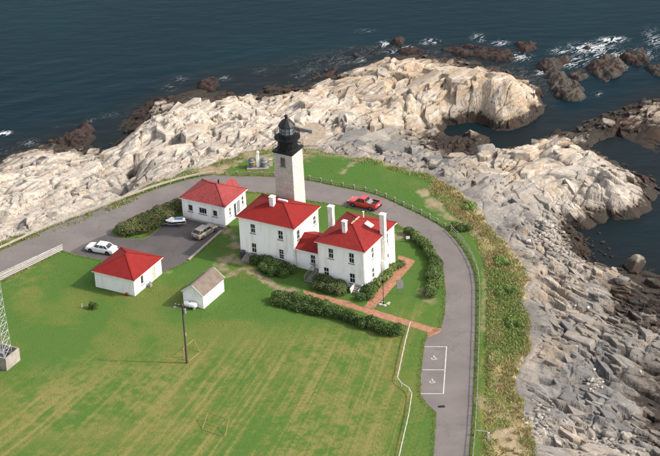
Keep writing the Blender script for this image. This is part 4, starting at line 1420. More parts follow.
# wooden ramp with rails at its front
rmp = thing('wooden_ramp', 'weathered wooden step ramp with handrails leading up to the link', 'ramp', (0, 0, 0))
rmp.matrix_world = hF.matrix_basis
mb = MB()
for k in range(9):
    mb.box((8.2, -3.6 - .34 * k, .62 - .068 * k), (1.15, .31, .05))
mb.build('tread', 'grey_timber', rmp)
for x in (7.58, 8.82):
    MB().beam((x, -3.4, 1.45), (x, -6.5, .85), .07, .1).beam((x, -3.4, 1.05), (x, -6.5, .45), .05, .08).build('handrail', 'pale_timber', rmp)
    for y in (-3.5, -5.0, -6.45):
        MB().box((x, y, .7 + (y + 3.5) * .1), (.09, .09, 1.5 + (y + 3.5) * .2)).build('post', 'grey_timber', rmp)

# --- granite tower
tw = thing('lighthouse', 'square grey granite lighthouse tower with black iron lantern', 'lighthouse', W2(-5.45, 308.64), R(-30.1))
M['mortar'] = mat('mortar', (.44, .41, .37), (.38, .355, .32), .95, 3)
M['granite'] = mat('granite', (.47, .44, .395), (.40, .372, .335), .9, 2.4, 9, .02, 9, attr='col')
TW, TH = 3.0, 13.7
def tw_w(z):
    return TW + .16 * (1 - z / TH)
core = MB()
core.loft([[(sx * (tw_w(z) / 2 - .05), sy * (tw_w(z) / 2 - .05), z) for sx, sy in ((-1, -1), (1, -1), (1, 1), (-1, 1))] for z in (0, TH)])
core.build('tower_core', 'mortar', tw)
V_, F_, C_ = [], [], []
nc = 31
ch = TH / nc
win = {0: (-.42, .32, 11.62, 12.98)}
for k in range(nc):
    z0, z1 = k * ch + .012, (k + 1) * ch - .012
    hw = tw_w((z0 + z1) / 2) / 2
    for side in range(4):
        cuts = [-hw]
        x = -hw + (.5 if (k + side) % 2 else .95) + random.random() * .2
        while x < hw - .35:
            cuts.append(x)
            x += .75 + random.random() * .5
        cuts.append(hw)
        ang = side * math.pi / 2
        ca, sa = math.cos(ang), math.sin(ang)
        for a, b in zip(cuts, cuts[1:]):
            segs = [(a + .01, b - .01)]
            w0 = win.get(side)
            if w0 and z1 > w0[2] and z0 < w0[3]:
                segs = [(p, q_) for p, q_ in ((a + .01, min(b - .01, w0[0])), (max(a + .01, w0[1]), b - .01)) if q_ - p > .03]
            for p, q_ in segs:
                pr = hw + (random.random() - .5) * .03
                base = len(V_)
                bv = .022
                pts = [(p, -hw + .08, z0), (q_, -hw + .08, z0), (q_, -hw + .08, z1), (p, -hw + .08, z1),
                       (p, -pr + bv, z0), (q_, -pr + bv, z0), (q_, -pr + bv, z1), (p, -pr + bv, z1),
                       (p + bv, -pr, z0 + bv), (q_ - bv, -pr, z0 + bv), (q_ - bv, -pr, z1 - bv), (p + bv, -pr, z1 - bv)]
                V_ += [(x_ * ca - y_ * sa, x_ * sa + y_ * ca, z_) for x_, y_, z_ in pts]
                for r0 in (0, 4):
                    for i in range(4):
                        j = (i + 1) % 4
                        F_.append((base + r0 + i, base + r0 + j, base + r0 + 4 + j, base + r0 + 4 + i))
                F_.append((base + 8, base + 9, base + 10, base + 11))
                g = .98 + .12 * random.random()
                tint = (g, g * (.96 + .04 * random.random()), g * (.90 + .08 * random.random()))
                C_ += [tint] * 12
stuff(link('masonry', np_mesh('masonry', np.array(V_), np.array(F_), 'granite', False, {'col': np.array(C_)}), tw))
wt = side_matrix('f', TW + .22, TW + .22)
window(tw, wt, win[0], 2, 2, sill=True, frame='sill')
pl = MB().box((0, 0, TH + .07), (3.36, 3.36, .16))
pl.box((0, 0, TH - .09), (3.14, 3.14, .16))
pl.build('deck', 'black_metal', tw)
ln = MB()
ln.lathe([(1.46, TH + .15), (1.46, TH + .25), (1.38, TH + .3), (1.38, TH + 1.75), (1.5, TH + 1.85)], 20)
ln.build('watch_room', 'black_metal', tw)
for t in range(10):
    a = t * math.pi / 5
    MB().box((1.39 * math.cos(a), 1.39 * math.sin(a), TH + 1.0), (.05, .05, 1.45), rz=a).build('iron_rib', 'black_metal', tw)
gl = MB()
gl.lathe([(1.8, TH + 1.86), (1.88, TH + 1.9), (1.88, TH + 1.98), (1.8, TH + 2.0)], 24)
g_o = gl.build('gallery', 'black_metal', tw)
rl = MB()
n_ = 28
for i in range(n_):
    a, b = 2 * math.pi * i / n_, 2 * math.pi * (i + 1) / n_
    pa, pb = (1.8 * math.cos(a), 1.8 * math.sin(a)), (1.8 * math.cos(b), 1.8 * math.sin(b))
    rl.tube((*pa, TH + 1.95), (*pa, TH + 3.0), .025, n=6)
    for z in (2.2, 2.4, 2.6, 2.8, 3.0):
        rl.tube((*pa, TH + z), (*pb, TH + z), .026, n=5)
rl.build('railing', 'black_metal', g_o)
# square deck rail round the watch room
r2 = MB()
for sx, sy, ex, ey in ((-1, -1, 1, -1), (1, -1, 1, 1), (1, 1, -1, 1), (-1, 1, -1, -1)):
    for z in (.55, 1.1):
        r2.tube((sx * 1.6, sy * 1.6, TH + z), (ex * 1.6, ey * 1.6, TH + z), .022, n=5)
    for k in range(4):
        t = k / 4
        x, y = (sx + (ex - sx) * t) * 1.6, (sy + (ey - sy) * t) * 1.6
        r2.tube((x, y, TH + .1), (x, y, TH + 1.12), .025, n=5)
r2.build('railing', 'black_metal', tw)
lm_ = MB().lathe([(1.2, TH + 2.0), (1.2, TH + 2.55), (1.12, TH + 2.58)], 10)
lm_.build('lantern_base', 'black_metal', tw)
lp = MB().lathe([(1.04, TH + 2.55), (1.04, TH + 3.72)], 10)
lg = lp.build('lantern_glass', 'pane_clear', tw)
fr = MB()
for i in range(10):
    a = 2 * math.pi * i / 10
    b = 2 * math.pi * (i + 1) / 10
    fr.tube((1.07 * math.cos(a), 1.07 * math.sin(a), TH + 2.36), (1.07 * math.cos(a), 1.07 * math.sin(a), TH + 3.76), .035, n=6)
    fr.tube((1.07 * math.cos(a), 1.07 * math.sin(a), TH + 3.05), (1.07 * math.cos(b), 1.07 * math.sin(b), TH + 3.05), .025, n=5)
fr.build('glazing_bar', 'black_metal', lg)
MB().lathe([(.25, TH + 2.7), (.38, TH + 2.85), (.40, TH + 3.2), (.25, TH + 3.4)], 12).build('lamp_optic', 'lens_glass', lg)
dm = MB().lathe([(1.24, TH + 3.70), (1.26, TH + 3.80), (1.12, TH + 4.0), (.8, TH + 4.4), (.4, TH + 4.72), (.16, TH + 4.86)], 10)
dmo = dm.build('lantern_roof', 'black_metal', tw)
MB().lathe([(.14, TH + 4.84), (.16, TH + 4.95), (.27, TH + 5.1), (.29, TH + 5.2), (.22, TH + 5.36), (.06, TH + 5.44), (.03, TH + 5.5), (.015, TH + 6.2)], 12).build('vent_ball', 'black_metal', dmo)

# --- small red roofed building by the car park
hC = thing('garage', 'small white block garage with bright red pyramid roof by the car park', 'garage', W2(-28.77, 297.09), R(-29.9))
LC, WC, HC = 7.17 - .6, 7.7 - .6, 2.56
oC = {'r': [(-1.78, -1.06, .85, 2.25), (1.1, 1.85, .06, 2.2)], 'l': [(-.4, .4, .9, 2.0)]}
walls(hC, LC, WC, HC, oC, 'shed_wall')
window(hC, side_matrix('r', LC, WC), oC['r'][0], 1, 1)
M['door_tan'] = mat('door_tan', (.50, .44, .34), (.42, .36, .27), .7, 3)
window(hC, side_matrix('l', LC, WC), oC['l'][0])
d_ = MB().box((1.475, .1, 1.13), (.74, .05, 2.1)).build('door', 'door_tan', hC)
put(d_, side_matrix('r', LC, WC))
MB().box((1.2, .05, 1.05), (.05, .06, .12)).build('handle', 'black_metal', d_)
hip_roof(hC, 7.17, 7.7, 2.62, 1.7, 'red_roof')
gm = thing('utility_box', 'grey utility meter box standing beside the garage wall', 'utility box')
gm.matrix_world = hC.matrix_basis @ Matrix.Translation((3.75, -.3, 0))
MB().box((0, 0, .35), (.35, .5, .5)).build('cabinet', 'grey_metal', gm)
MB().box((0, 0, .05), (.42, .58, .1)).build('plinth', 'concrete', gm)
MB().lathe([(.03, .6), (.12, .62), (.12, .78), (.05, .8)], 10).build('meter', 'grey_metal', gm)
bc = thing('bucket', 'red plastic bucket lying at the foot of the garage front wall', 'bucket')
bc.matrix_world = hC.matrix_basis @ Matrix.Translation((2.1, -3.85, 0))
MB().lathe([(.14, 0), (.19, .34), (.205, .34), (.205, .37), (.17, .37)], 14).build('pail', 'red_plastic', bc, True)
MB().tube((-.2, 0, .37), (0, -.05, .52), .012, n=5).tube((0, -.05, .52), (.2, 0, .37), .012, n=5).build('handle', 'grey_metal', bc)

# --- white shed with brown roof
hD = thing('shed', 'narrow white gabled shed with brown shingle roof on the lawn', 'shed', W2(-17.99, 291.04), R(-30.6))
LD, WD, HD, RD = 3.59 - .3, 5.75 - .3, 2.12, 3.42
a, b = LD / 2, WD / 2
pk_z = HD + (RD - .12 - HD)
for y, rev in ((-b, False), (b, True)):
    pts = [(-a, y, 0), (a, y, 0), (a, y, HD), (0, y, pk_z), (-a, y, HD)]
    MB().add(pts, [tuple(range(5))] if not rev else [(4, 3, 2, 1, 0)]).build('gable_wall', 'shed_wall', hD)
for s in 'rl':
    put(wall_mesh(WD, HD, []).build('wall', 'shed_wall', hD), side_matrix(s, LD, WD))
rs = MB()
e_ = 3.59 / 2
yb = 5.75 / 2
sec = [(-e_, 2.10), (0, RD), (e_, 2.10), (e_, 2.0), (0, RD - .11), (-e_, 2.0)]
rs.loft([[(x, -yb, z) for x, z in sec], [(x, yb, z) for x, z in sec]])
rD = rs.build('roof', 'brown_roof', hD)
for y in (-yb - .02, yb + .02):
    for sx in (-1, 1):
        MB().beam((sx * e_, y, 2.05), (sx * .01, y, RD - .05), .035, .15).build('bargeboard', 'trim', rD)
MB().box((0, 0, RD + .015), (.22, 5.75, .05)).build('ridge_cap', 'brown_roof', rD)
put(MB().box((0, -.03, 1.0), (.85, .05, 1.95)).box((-.3, -.07, 1.0), (.05, .05, .1)).build('door', 'shed_wall', hD), side_matrix('b', LD, WD))
tk = thing('gas_tank', 'horizontal white propane tank lying in front of the shed gable', 'tank')
tk.matrix_world = hD.matrix_basis @ Matrix.Translation((-.1, -3.35, 0)) @ Matrix.Rotation(0, 4, 'Z')
prof = [(.02, -1.05), (.2, -1.0), (.34, -.88), (.40, -.72), (.40, .72), (.34, .88), (.2, 1.0), (.02, 1.05)]
tb = MB().lathe(prof, 16)
tb.v = [(z, y, x + .62) for x, y, z in tb.v]
tb.build('vessel', 'car_white', tk, True)
MB().lathe([(.14, 1.0), (.14, 1.14), (.1, 1.18)], 12).build('valve_dome', 'grey_metal', tk)
for x in (-.6, .6):
    MB().box((x, 0, .14), (.16, .6, .28)).build('foot', 'concrete', tk)

# --- white cottage with faded roof
hE = thing('cottage', 'single storey white building with faded pinkish red roof between hedge and road', 'building', W2(-16.98, 316.42), R(-30.2))
LE, WE, HE = 7.96 - .6, 6.66 - .6, 3.2
oE = {'f': [(-2.66, -1.84, 1.2, 2.28), (-.8, .56, 1.2, 2.22), (1.58, 2.40, 1.22, 2.25)], 'r': [(-1.72, -1.2, 1.0, 2.35), (-.42, .26, .1, 2.36), (1.85, 2.45, 1.05, 2.55)], 'l': [(-.5, .4, 1.1, 2.2)], 'b': [(1.2, 2.1, 1.1, 2.2)]}
walls(hE, LE, WE, HE, oE)
for s in oE:
    for i, o_ in enumerate(oE[s]):
        if s == 'r' and i == 1:
            continue
        window(hE, side_matrix(s, LE, WE), o_, 3 if (s == 'f' and i == 1) else 1, 1 if s == 'f' else 2, 'brown_glass' if not (s == 'f' and i == 1) else 'glass')
d_ = put(MB().box((-.08, .13, 1.2), (.66, .05, 2.2)).build('door', 'dark_paint', hE), side_matrix('r', LE, WE))
MB().box((.17, .09, 1.1), (.04, .06, .1)).build('handle', 'rim', d_)
put(MB().box((.84, -.04, 1.45), (.78, .05, 1.95)).build('noticeboard', 'grey_metal', hE), side_matrix('r', LE, WE))
rE = hip_roof(hE, 7.96, 6.66, 3.26, 1.72, 'pink_roof')
rw = MB()      # raised rear gable breaking the back slope
secr = [(.2, 3.4), (1.35, 4.6), (2.5, 3.4)]
rw.loft([[(x, -.1, z) for x, z in secr], [(x, 3.45, z) for x, z in secr]])
rw.build('rear_gable', 'pink_roof', rE)
MB().tube((.25, 1.2, 4.2), (.25, 1.2, 5.0), .12, n=8).build('flue', 'black_metal', rE)

# ------------------------------------------------------------------ fences and rails
def rail_fence(name, label, pts, spacing, post, rails, pm, rm, cat='fence', zfun=None, offset=0.0):
    """posts with rails between them; post=(w,d,h), rails=[(z, thickness, height)]"""
    P = along(pts, spacing)
    z_of = zfun or (lambda x, y: 0.0)
    root = thing(name, label, cat, (P[0][0], P[0][1], 0))
    pm_ = MB().box((0, 0, post[2] / 2 - .15), (post[0], post[1], post[2] + .3)).mesh('post', pm)
    rms = [MB().box((0, 0, 0), (1, t, h)).mesh('rail', rm) for _, t, h in rails]
    prev = None
    for i, p in enumerate(P):
        z = z_of(p[0], p[1])
        o = link('post', pm_, root, (p[0] - P[0][0], p[1] - P[0][1], z + random.uniform(-.03, .03)))
        d = P[min(i + 1, len(P) - 1)] - P[max(i - 1, 0)]
        o.rotation_euler = (random.uniform(-.025, .025), random.uniform(-.025, .025), math.atan2(d[1], d[0]))
        if prev is not None:
            a = Vector((*prev[0], prev[1]))
            b = Vector((*p, z))
            dd = b - a
            nn = Vector((-dd.y, dd.x, 0)).normalized() * offset
            for (rz, t, h), me in zip(rails, rms):
                r_ = link('rail', me, root)
                v = dd.normalized()
                mtx = v.to_track_quat('X', 'Z').to_matrix().to_4x4()
                r_.matrix_local = Matrix.Translation((a + b) / 2 + Vector((0, 0, rz + random.uniform(-.02, .02))) + nn - Vector((P[0][0], P[0][1], 0))) @ mtx @ Matrix.Diagonal((dd.length - .02, 1, 1, 1))
        prev = (p, z)
    return root

def offs(line, d):
    L_ = np.asarray(line, float)
    t = np.gradient(L_, axis=0)
    n_ = np.stack([-t[:, 1], t[:, 0]], 1) / np.linalg.norm(t, axis=1)[:, None]
    return L_ + n_ * d
ro = ROAD_OUT
iW = int(np.argmin(np.linalg.norm(ro - np.array(at2(212, 175.5)), axis=1)))
iE = int(np.argmin(np.linalg.norm(ro - np.array(at2(447, 231)), axis=1)))
iS = int(np.argmin(np.linalg.norm(ro - np.array(at2(470, 440)), axis=1)))
rail_fence('guardrail', 'low timber guardrail with a heavy pale beam along the seaward roadside', offs(ro[:iW + 1], .45), 2.4, (.2, .2, .5), [(.40, .20, .26)], 'timber', 'beam_timber', 'guardrail')
rail_fence('post_and_rail_fence', 'row of short timber posts with one low rail round the road bend behind the tower', offs(ro[iW + 1:iE], .5), 1.9, (.19, .19, .62), [(.34, .06, .12)], 'timber', 'grey_timber')
rail_fence('post_and_rail_fence', 'long weathered two rail fence beside the road at the edge of the rough bank', offs(ro[iE:], .55), 2.3, (.13, .13, 1.05), [(.45, .05, .11), (.88, .05, .11)], 'grey_timber', 'pale_timber', zfun=lawn_z)
rail_fence('white_fence', 'white board fence with brown posts at the lower car park edge', [at2(-60, 310.3), at2(0, 281.0), at2(62.5, 250.8)], 2.35, (.14, .14, 1.15), [(.28, .04, .15), (.55, .04, .15), (.82, .04, .15), (1.06, .04, .13)], 'timber', 'white_timber', offset=-.09)
rail_fence('pipe_fence', 'thin white pipe fence zigzagging across the lawn beside the access bays', np.array([at2(410.5, 325.5), at2(406, 342), at2(397, 383.5), at2(412.5, 393.5), at2(409, 417), at2(400, 456), at2(388, 510)]), 1.6, (.07, .07, .62), [(.55, .09, .09)], 'white_timber', 'white_timber')
rail_fence('short_fence', 'short pale rail running out from the roadside fence to a white post', [at2(475, 434.8), at2(487.5, 436.4)], 1.7, (.09, .09, .8), [(.72, .06, .09)], 'white_timber', 'white_timber')
wp = thing('marker_post', 'stout white painted post at the end of the short rail', 'post', at(488.6, 438.6))
MB().loft([[(-.15, -.15, 0), (.15, -.15, 0), (.15, .15, 0), (-.15, .15, 0)], [(-.13, -.13, .85), (.13, -.13, .85), (.13, .13, .85), (-.13, .13, .85)]]).build('shaft', 'white_timber', wp)
MB().lathe([(.2, .85), (.2, .9), (.02, .98)], 4, ph=math.pi / 4).build('cap', 'white_timber', wp)

# ------------------------------------------------------------------ shrubs and rough grass
def leaf_material(name):
    m = mat(name, (1, 1, 1), (.72, .74, .66), .75, 3.0, 3, attr='col', spec=.25)
    nt = m.node_tree
    b = nt.nodes['Principled BSDF']
    b.inputs['Subsurface Weight'].default_value = 0
    return m
M['leaf'] = leaf_material('leaf')
def leaves(blobs, dens, size, pal, wts, flat=.35):
    """leaf faces scattered through the outer shell of ellipsoid blobs (x,y,z,rx,ry,rz)"""
    Vs, Cs = [], []
    for (x, y, z, ax, ay, az) in blobs:
        area = 4 * math.pi * ((ax * ay) ** 1.6 / 3 + (ax * az) ** 1.6 / 3 + (ay * az) ** 1.6 / 3) ** (1 / 1.6)
        n = int(area * dens * .75)
        d = rng.normal(size=(n, 3))
        d /= np.linalg.norm(d, axis=1)[:, None]
        d[:, 2] = np.where(d[:, 2] < -.45, -d[:, 2], d[:, 2])
        lump = .82 + .36 * fbm(d[:, 0] * 2.2 + x * 3, d[:, 1] * 2.2 + y * 3 + d[:, 2] * 1.7, 600, 3)
        r = lump * (1 - .38 * rng.random(n) ** 2)
        p = np.stack([x + d[:, 0] * ax * r, y + d[:, 1] * ay * r, np.maximum(z + d[:, 2] * az * r, .02)], 1)
        nn = d * .8 + rng.normal(size=(n, 3)) * .55 + np.array([0, 0, flat])
        nn /= np.linalg.norm(nn, axis=1)[:, None]
        t = np.cross(nn, rng.normal(size=(n, 3)))
        t /= np.linalg.norm(t, axis=1)[:, None] + 1e-6
        b = np.cross(nn, t)
        sz = (size * (.6 + .8 * rng.random(n)))[:, None]
        Vs.append(np.stack([p - t * sz, p + b * sz * .55 + nn * sz * .15, p + t * sz, p - b * sz * .55 + nn * sz * .15], 1))
        cl = fbm(p[:, 0] * .9, p[:, 1] * .9 + p[:, 2], 610, 3)
        idx = rng.choice(len(pal), n, p=wts)
        c = np.array(pal)[idx] * (.62 + .32 * rng.random(n) + 1.1 * (cl - .4))[:, None]
        Cs.append(np.repeat(np.clip(c, .004, 1)[:, None], 4, 1))
    V = np.concatenate(Vs).reshape(-1, 3)
    Cc = np.concatenate(Cs).reshape(-1, 3)
    return V, np.arange(len(V)).reshape(-1, 4), Cc

GREENS = [(.070, .122, .028), (.050, .092, .022), (.10, .155, .038), (.10, .11, .042)]
REDDISH = [(.090, .135, .038), (.065, .102, .03), (.12, .14, .05), (.20, .095, .075)]
def shrub(name, label, blobs, dens=95, size=.105, pal=GREENS, wts=(.38, .34, .2, .08), cat='hedge', group=None):
    cen = np.array([np.mean([b[0] for b in blobs]), np.mean([b[1] for b in blobs]), 0])
    root = thing(name, label, cat, tuple(cen), 0, group)
    V, Fq, Cc = leaves(blobs, dens, size, pal, np.array(wts) / sum(wts))
    link('foliage', np_mesh('foliage', V - cen, Fq, 'leaf', False, {'col': Cc}), root)
    st_ = MB()
    for (x, y, z, ax, ay, az) in blobs:
        for k in range(4):
            a = random.random() * 6.28
            st_.tube((x - cen[0] + .15 * math.cos(a), y - cen[1] + .15 * math.sin(a), -.05),
                     (x - cen[0] + ax * .6 * math.cos(a), y - cen[1] + ay * .6 * math.sin(a), z + az * .45), .03, .012, 5)
    stuff(st_.build('stems', 'bark', root))
    return root

def row(pts, w, h, step=.8, jit=.25):
    """blobs along a line of ground points"""
    out = []
    for p in along(np.array(pts), step):
        k = random.uniform(.8, 1.15)
        hh = h * random.uniform(.82, 1.15)
        out.append((p[0] + random.uniform(-jit, jit), p[1] + random.uniform(-jit, jit), hh * .42, w * k, w * k * random.uniform(.9, 1.1), hh * .58))
    return out

def local(h, pts):
    return [(h.matrix_basis @ Vector((x, y, 0)))[:2] for x, y in pts]

shrub('hedge', 'dense dark green shrubs massed under the western house front wall',
      row(local(hA, [(-1.2, -4.6), (1.5, -4.9), (4.6, -4.9)]), 1.0, 1.35) + row(local(hA, [(.6, -6.2), (2.6, -6.6), (4.2, -6.3)]), .85, 1.15))
shrub('hedge', 'rounded rose shrubs filling the bed under the eastern house front windows',
      row(local(hB, [(-3.3, -5.4), (-1.4, -5.6), (.7, -5.6)]), .95, 1.45) + row(local(hB, [(-3.0, -6.8), (-.8, -7.0), (.8, -6.8)]), .85, 1.2), pal=REDDISH, wts=(.42, .30, .2, .08))
shrub('shrub', 'round green bush beside the eastern house front steps',
      row(local(hB, [(4.4, -5.4), (4.9, -4.9)]), .95, 1.5, .5) + row(local(hB, [(4.2, -6.9), (5.0, -6.3)]), .8, 1.1, .7), cat='bush')
shrub('hedge', 'low yellow green shrubs along the sunlit side wall above the brick path',
      row(local(hB, [(4.7, -2.6), (4.75, -.3)]), .75, 1.25, .7) + row(local(hB, [(4.7, .9), (4.7, 3.8)]), .65, 1.0, .6), pal=[(.13, .19, .045), (.09, .14, .034), (.20, .24, .065), (.2, .18, .08)])
shrub('hedge', 'long ragged hedge running beside the brick path south of the houses',
      row([at2(*p) for p in ((277, 300), (292, 302), (310, 306), (330, 313.5), (350, 321.5), (372, 328.5), (400, 335))], 1.05, 1.5, .75, .35) +
      row([at2(*p) for p in ((276, 304), (300, 309), (322, 315))], .9, 1.2, .9, .3))
shrub('hedge', 'curving strip of low shrubs between the east lawn and the road',
      row([at2(*p) for p in ((410, 234), (418, 241), (426, 249), (433, 260), (437, 271), (437.5, 281))], .8, 1.1, .8, .2) + row([at2(*p) for p in ((434, 266), (434, 280), (431, 297))], .95, 1.15, .75, .3), pal=[(.095, .15, .036), (.07, .115, .028), (.125, .18, .046), (.14, .14, .055)])
shrub('hedge', 'thick reddish rose hedge on the island beside the car park',
      row([at2(*p) for p in ((124, 232), (140, 226), (160, 218), (176, 211))], 1.25, 1.75, .75, .3) + row([at2(*p) for p in ((128, 235), (145, 231), (158, 225), (172, 217))], 1.0, 1.35, .8, .3), pal=REDDISH, wts=(.36, .28, .16, .2))
shrub('shrub', 'dark solitary bush beside the fence at the top of the bank', row([at2(457, 228.5), at2(467, 231)], .8, 1.1, .7), cat='bush', pal=[(.08, .125, .032), (.055, .09, .025), (.12, .16, .045), (.15, .13, .06)])
shrub('shrub', 'small dark bush alone on the western lawn', row([at2(91.5, 307.5), at2(93.5, 308)], .45, .9, .4), cat='bush')
for p_, l_ in (((507, 292), 'leafy green patch of scrub high on the rough bank'), ((516, 322), 'leafy green scrub near the crack at the rock edge'), ((469, 206), 'green scrub among straw grass at the top of the slope'), ((504, 262), 'small green bush beside the bare earth track')):
    shrub('scrub', l_, [(*[c_ + random.uniform(-1.0, 1.0) for c_ in at2(*p_)], .12 - .02, random.uniform(.4, .8), random.uniform(.4, .8), random.uniform(.25, .5)) for _ in range(7)], 60, .10, cat='bush', pal=[(.14, .23, .05), (.10, .17, .04), (.19, .25, .065), (.22, .22, .08)])

def blades(n, sampler, h, w, pal, name, spread=.5):
    V, Cc = [], []
    P = sampler(n)
    n = len(P)
    a = rng.random(n) * 2 * math.pi
    hh = h * (.5 + rng.random(n))
    lean = (rng.random((n, 2)) - .5) * 2 * spread * hh[:, None]
    z = bilerp(LZ, lx, ly, P[:, 0], P[:, 1])
    d = np.stack([np.cos(a), np.sin(a)], 1) * (w * (.6 + .8 * rng.random(n)))[:, None]
    v0 = np.c_[P - d, z - .03]
    v1 = np.c_[P + d, z - .03]
    v2 = np.c_[P + lean, z + hh]
    V = np.stack([v0, v1, v2], 1).reshape(-1, 3)
    c = np.array(pal)[rng.integers(0, len(pal), n)] * (.6 + .7 * rng.random(n))[:, None]
    return np_mesh(name, V, np.arange(n * 3).reshape(-1, 3), 'leaf', False, {'col': np.repeat(c[:, None], 3, 1).reshape(-1, 3)})

def sample_mask(mask, weight=None):
    ii = np.argwhere(mask)
    w = None
    if weight is not None:
        w = weight[mask].astype(float)
        w = w / w.sum()
    def f(n):
        k = rng.choice(len(ii), n, p=w)
        return np.stack([lx[ii[k, 1]] + (rng.random(n) - .5) * LS * 1.2, ly[ii[k, 0]] + (rng.random(n) - .5) * LS * 1.2], 1)
    return f
inview = (LY > -75) & (LX < 50) & (LX > -62)
bm_ = (bk > .25) & (ls > .2) & inview & (dirt < .75)
tag(stuff(link('rough_grass', blades(46000, sample_mask(bm_, .12 + strawm * np.clip((fbm(LX / 1.6, LY / 1.6, 700, 3) - .42) * 6, 0, 1)), .27, .04, [(.50, .40, .20), (.42, .33, .165), (.36, .28, .13), (.28, .27, .10), (.34, .22, .12), (.19, .24, .075), (.30, .20, .10)], 'rough_grass', .9))), 'tall straw coloured grass growing over the rough eastern bank', 'grass')
tag(stuff(link('green_weeds', blades(15000, sample_mask(bm_, .02 + gpatch + .25 * np.clip((fbm(LX / 1.4, LY / 1.4, 710, 3) - .5) * 6, 0, 1)), .2, .07, [(.16, .26, .06), (.12, .2, .05), (.22, .28, .08)], 'green_weeds'))), 'low green weeds in patches on the eastern bank', 'weeds')
em = (ls > -.6) & (ls < 2.2) & inview & (LZ > -.8)
tag(stuff(link('edge_grass', blades(20000, sample_mask(em, np.clip((fbm(LX / 2.0, LY / 2.0, 720, 3) - .42) * 6, 0.02, 1)), .30, .035, [(.16, .23, .06), (.26, .27, .09), (.55, .45, .22), (.13, .2, .05)], 'edge_grass'))), 'uneven grass fringe along the lip where the land meets rock', 'grass')
roadmask = in_poly(LX, LY, np.vstack([ROAD_OUT, ROAD_IN]))
rd_d = dist_poly(LX, LY, np.vstack([ROAD_OUT, ROAD_IN]))
tag(stuff(link('verge_grass', blades(24000, sample_mask(~roadmask & (rd_d < .55) & inview), .13, .03, [(.12, .2, .045), (.18, .22, .065), (.28, .25, .1)], 'verge_grass'))), 'fringe of longer grass along the road and car park edges', 'grass')
lawnmask = ~roadmask & (bk < .1) & (ls > 2) & inview
tag(stuff(link('lawn_tufts', blades(60000, sample_mask(lawnmask, .15 + np.clip((n2 - .45) * 5, 0, 1)), .085, .035, [(.11, .19, .04), (.16, .2, .055), (.22, .21, .07), (.09, .16, .035)], 'lawn_tufts', .9))), 'short uneven tufts of grass scattered over the mown lawn', 'grass')

# ------------------------------------------------------------------ vehicles
def wheel(parent, x, y, r=.32, w=.2):
    t = MB().lathe([(r * .62, -w / 2), (r * .96, -w / 2), (r, -w / 2 + .03), (r, w / 2 - .03), (r * .96, w / 2), (r * .62, w / 2)], 18)
    t.v = [(a, c_, b_) for a, b_, c_ in t.v]
    o = t.build('wheel', 'rubber', parent, True, (x, y, r))
    s_ = 1 if y > 0 else -1
    h = MB().lathe([(r * .62, 0), (r * .6, .02), (r * .2, .035), (r * .18, .05)], 14)
    h.v = [(a, s_ * (w / 2 - .03 + c_), b_) for a, b_, c_ in h.v]
    h.build('rim', 'rim', o)
    return o

def body_loop(x, w, zb, zs, zt):
    return [(x, -w * .92, zb), (x, -w, zb + (zs - zb) * .35), (x, -w, zs - .06), (x, -w * .965, zs + (zt - zs) * .35), (x, -w * .86, zt), (x, 0, zt + .015),
            (x, w * .86, zt), (x, w * .965, zs + (zt - zs) * .35), (x, w, zs - .06), (x, w, zb + (zs - zb) * .35), (x, w * .92, zb)]

def shell(root, stations, paint):
    mb = MB().loft([body_loop(*s_) for s_ in stations])
    return mb.build('body', paint, root)

def arches(root, xs, w, r=.37):
    """dark wheel arches let into both flanks"""
    for x in xs:
        for s_ in (-1, 1):
            mb = MB()
            n = 12
            pts = [(x + r * math.cos(math.pi * i / n), r * math.sin(math.pi * i / n) + .30) for i in range(n + 1)]
            pts = [(p[0], max(p[1], .18)) for p in pts]
            mb.add([(p[0], s_ * (w + .006), p[1]) for p in pts] + [(x - r, s_ * (w + .006), .18), (x + r, s_ * (w + .006), .18)], [tuple(range(n + 1)) + (n + 1, n + 2)])
            mb.build('wheel_arch', 'rubber', root)

def quad_on(root, name, pts, m, inset=.12, push=.012):
    """flat panel inset from the four corner points and lifted off the surface"""
    P = [Vector(p) for p in pts]
    cen = sum(P, Vector()) / 4
    n = (P[1] - P[0]).cross(P[3] - P[0]).normalized()
    if n.dot(cen - Vector((0, 0, .6))) < 0:
        n = -n
    Q = [p + (cen - p) * inset + n * push for p in P]
    B = [q_ - n * .03 for q_ in Q]
    return MB().add(Q + B, [(0, 1, 2, 3), (7, 6, 5, 4), (0, 1, 5, 4), (1, 2, 6, 5), (2, 3, 7, 6), (3, 0, 4, 7)]).build(name, m, root)

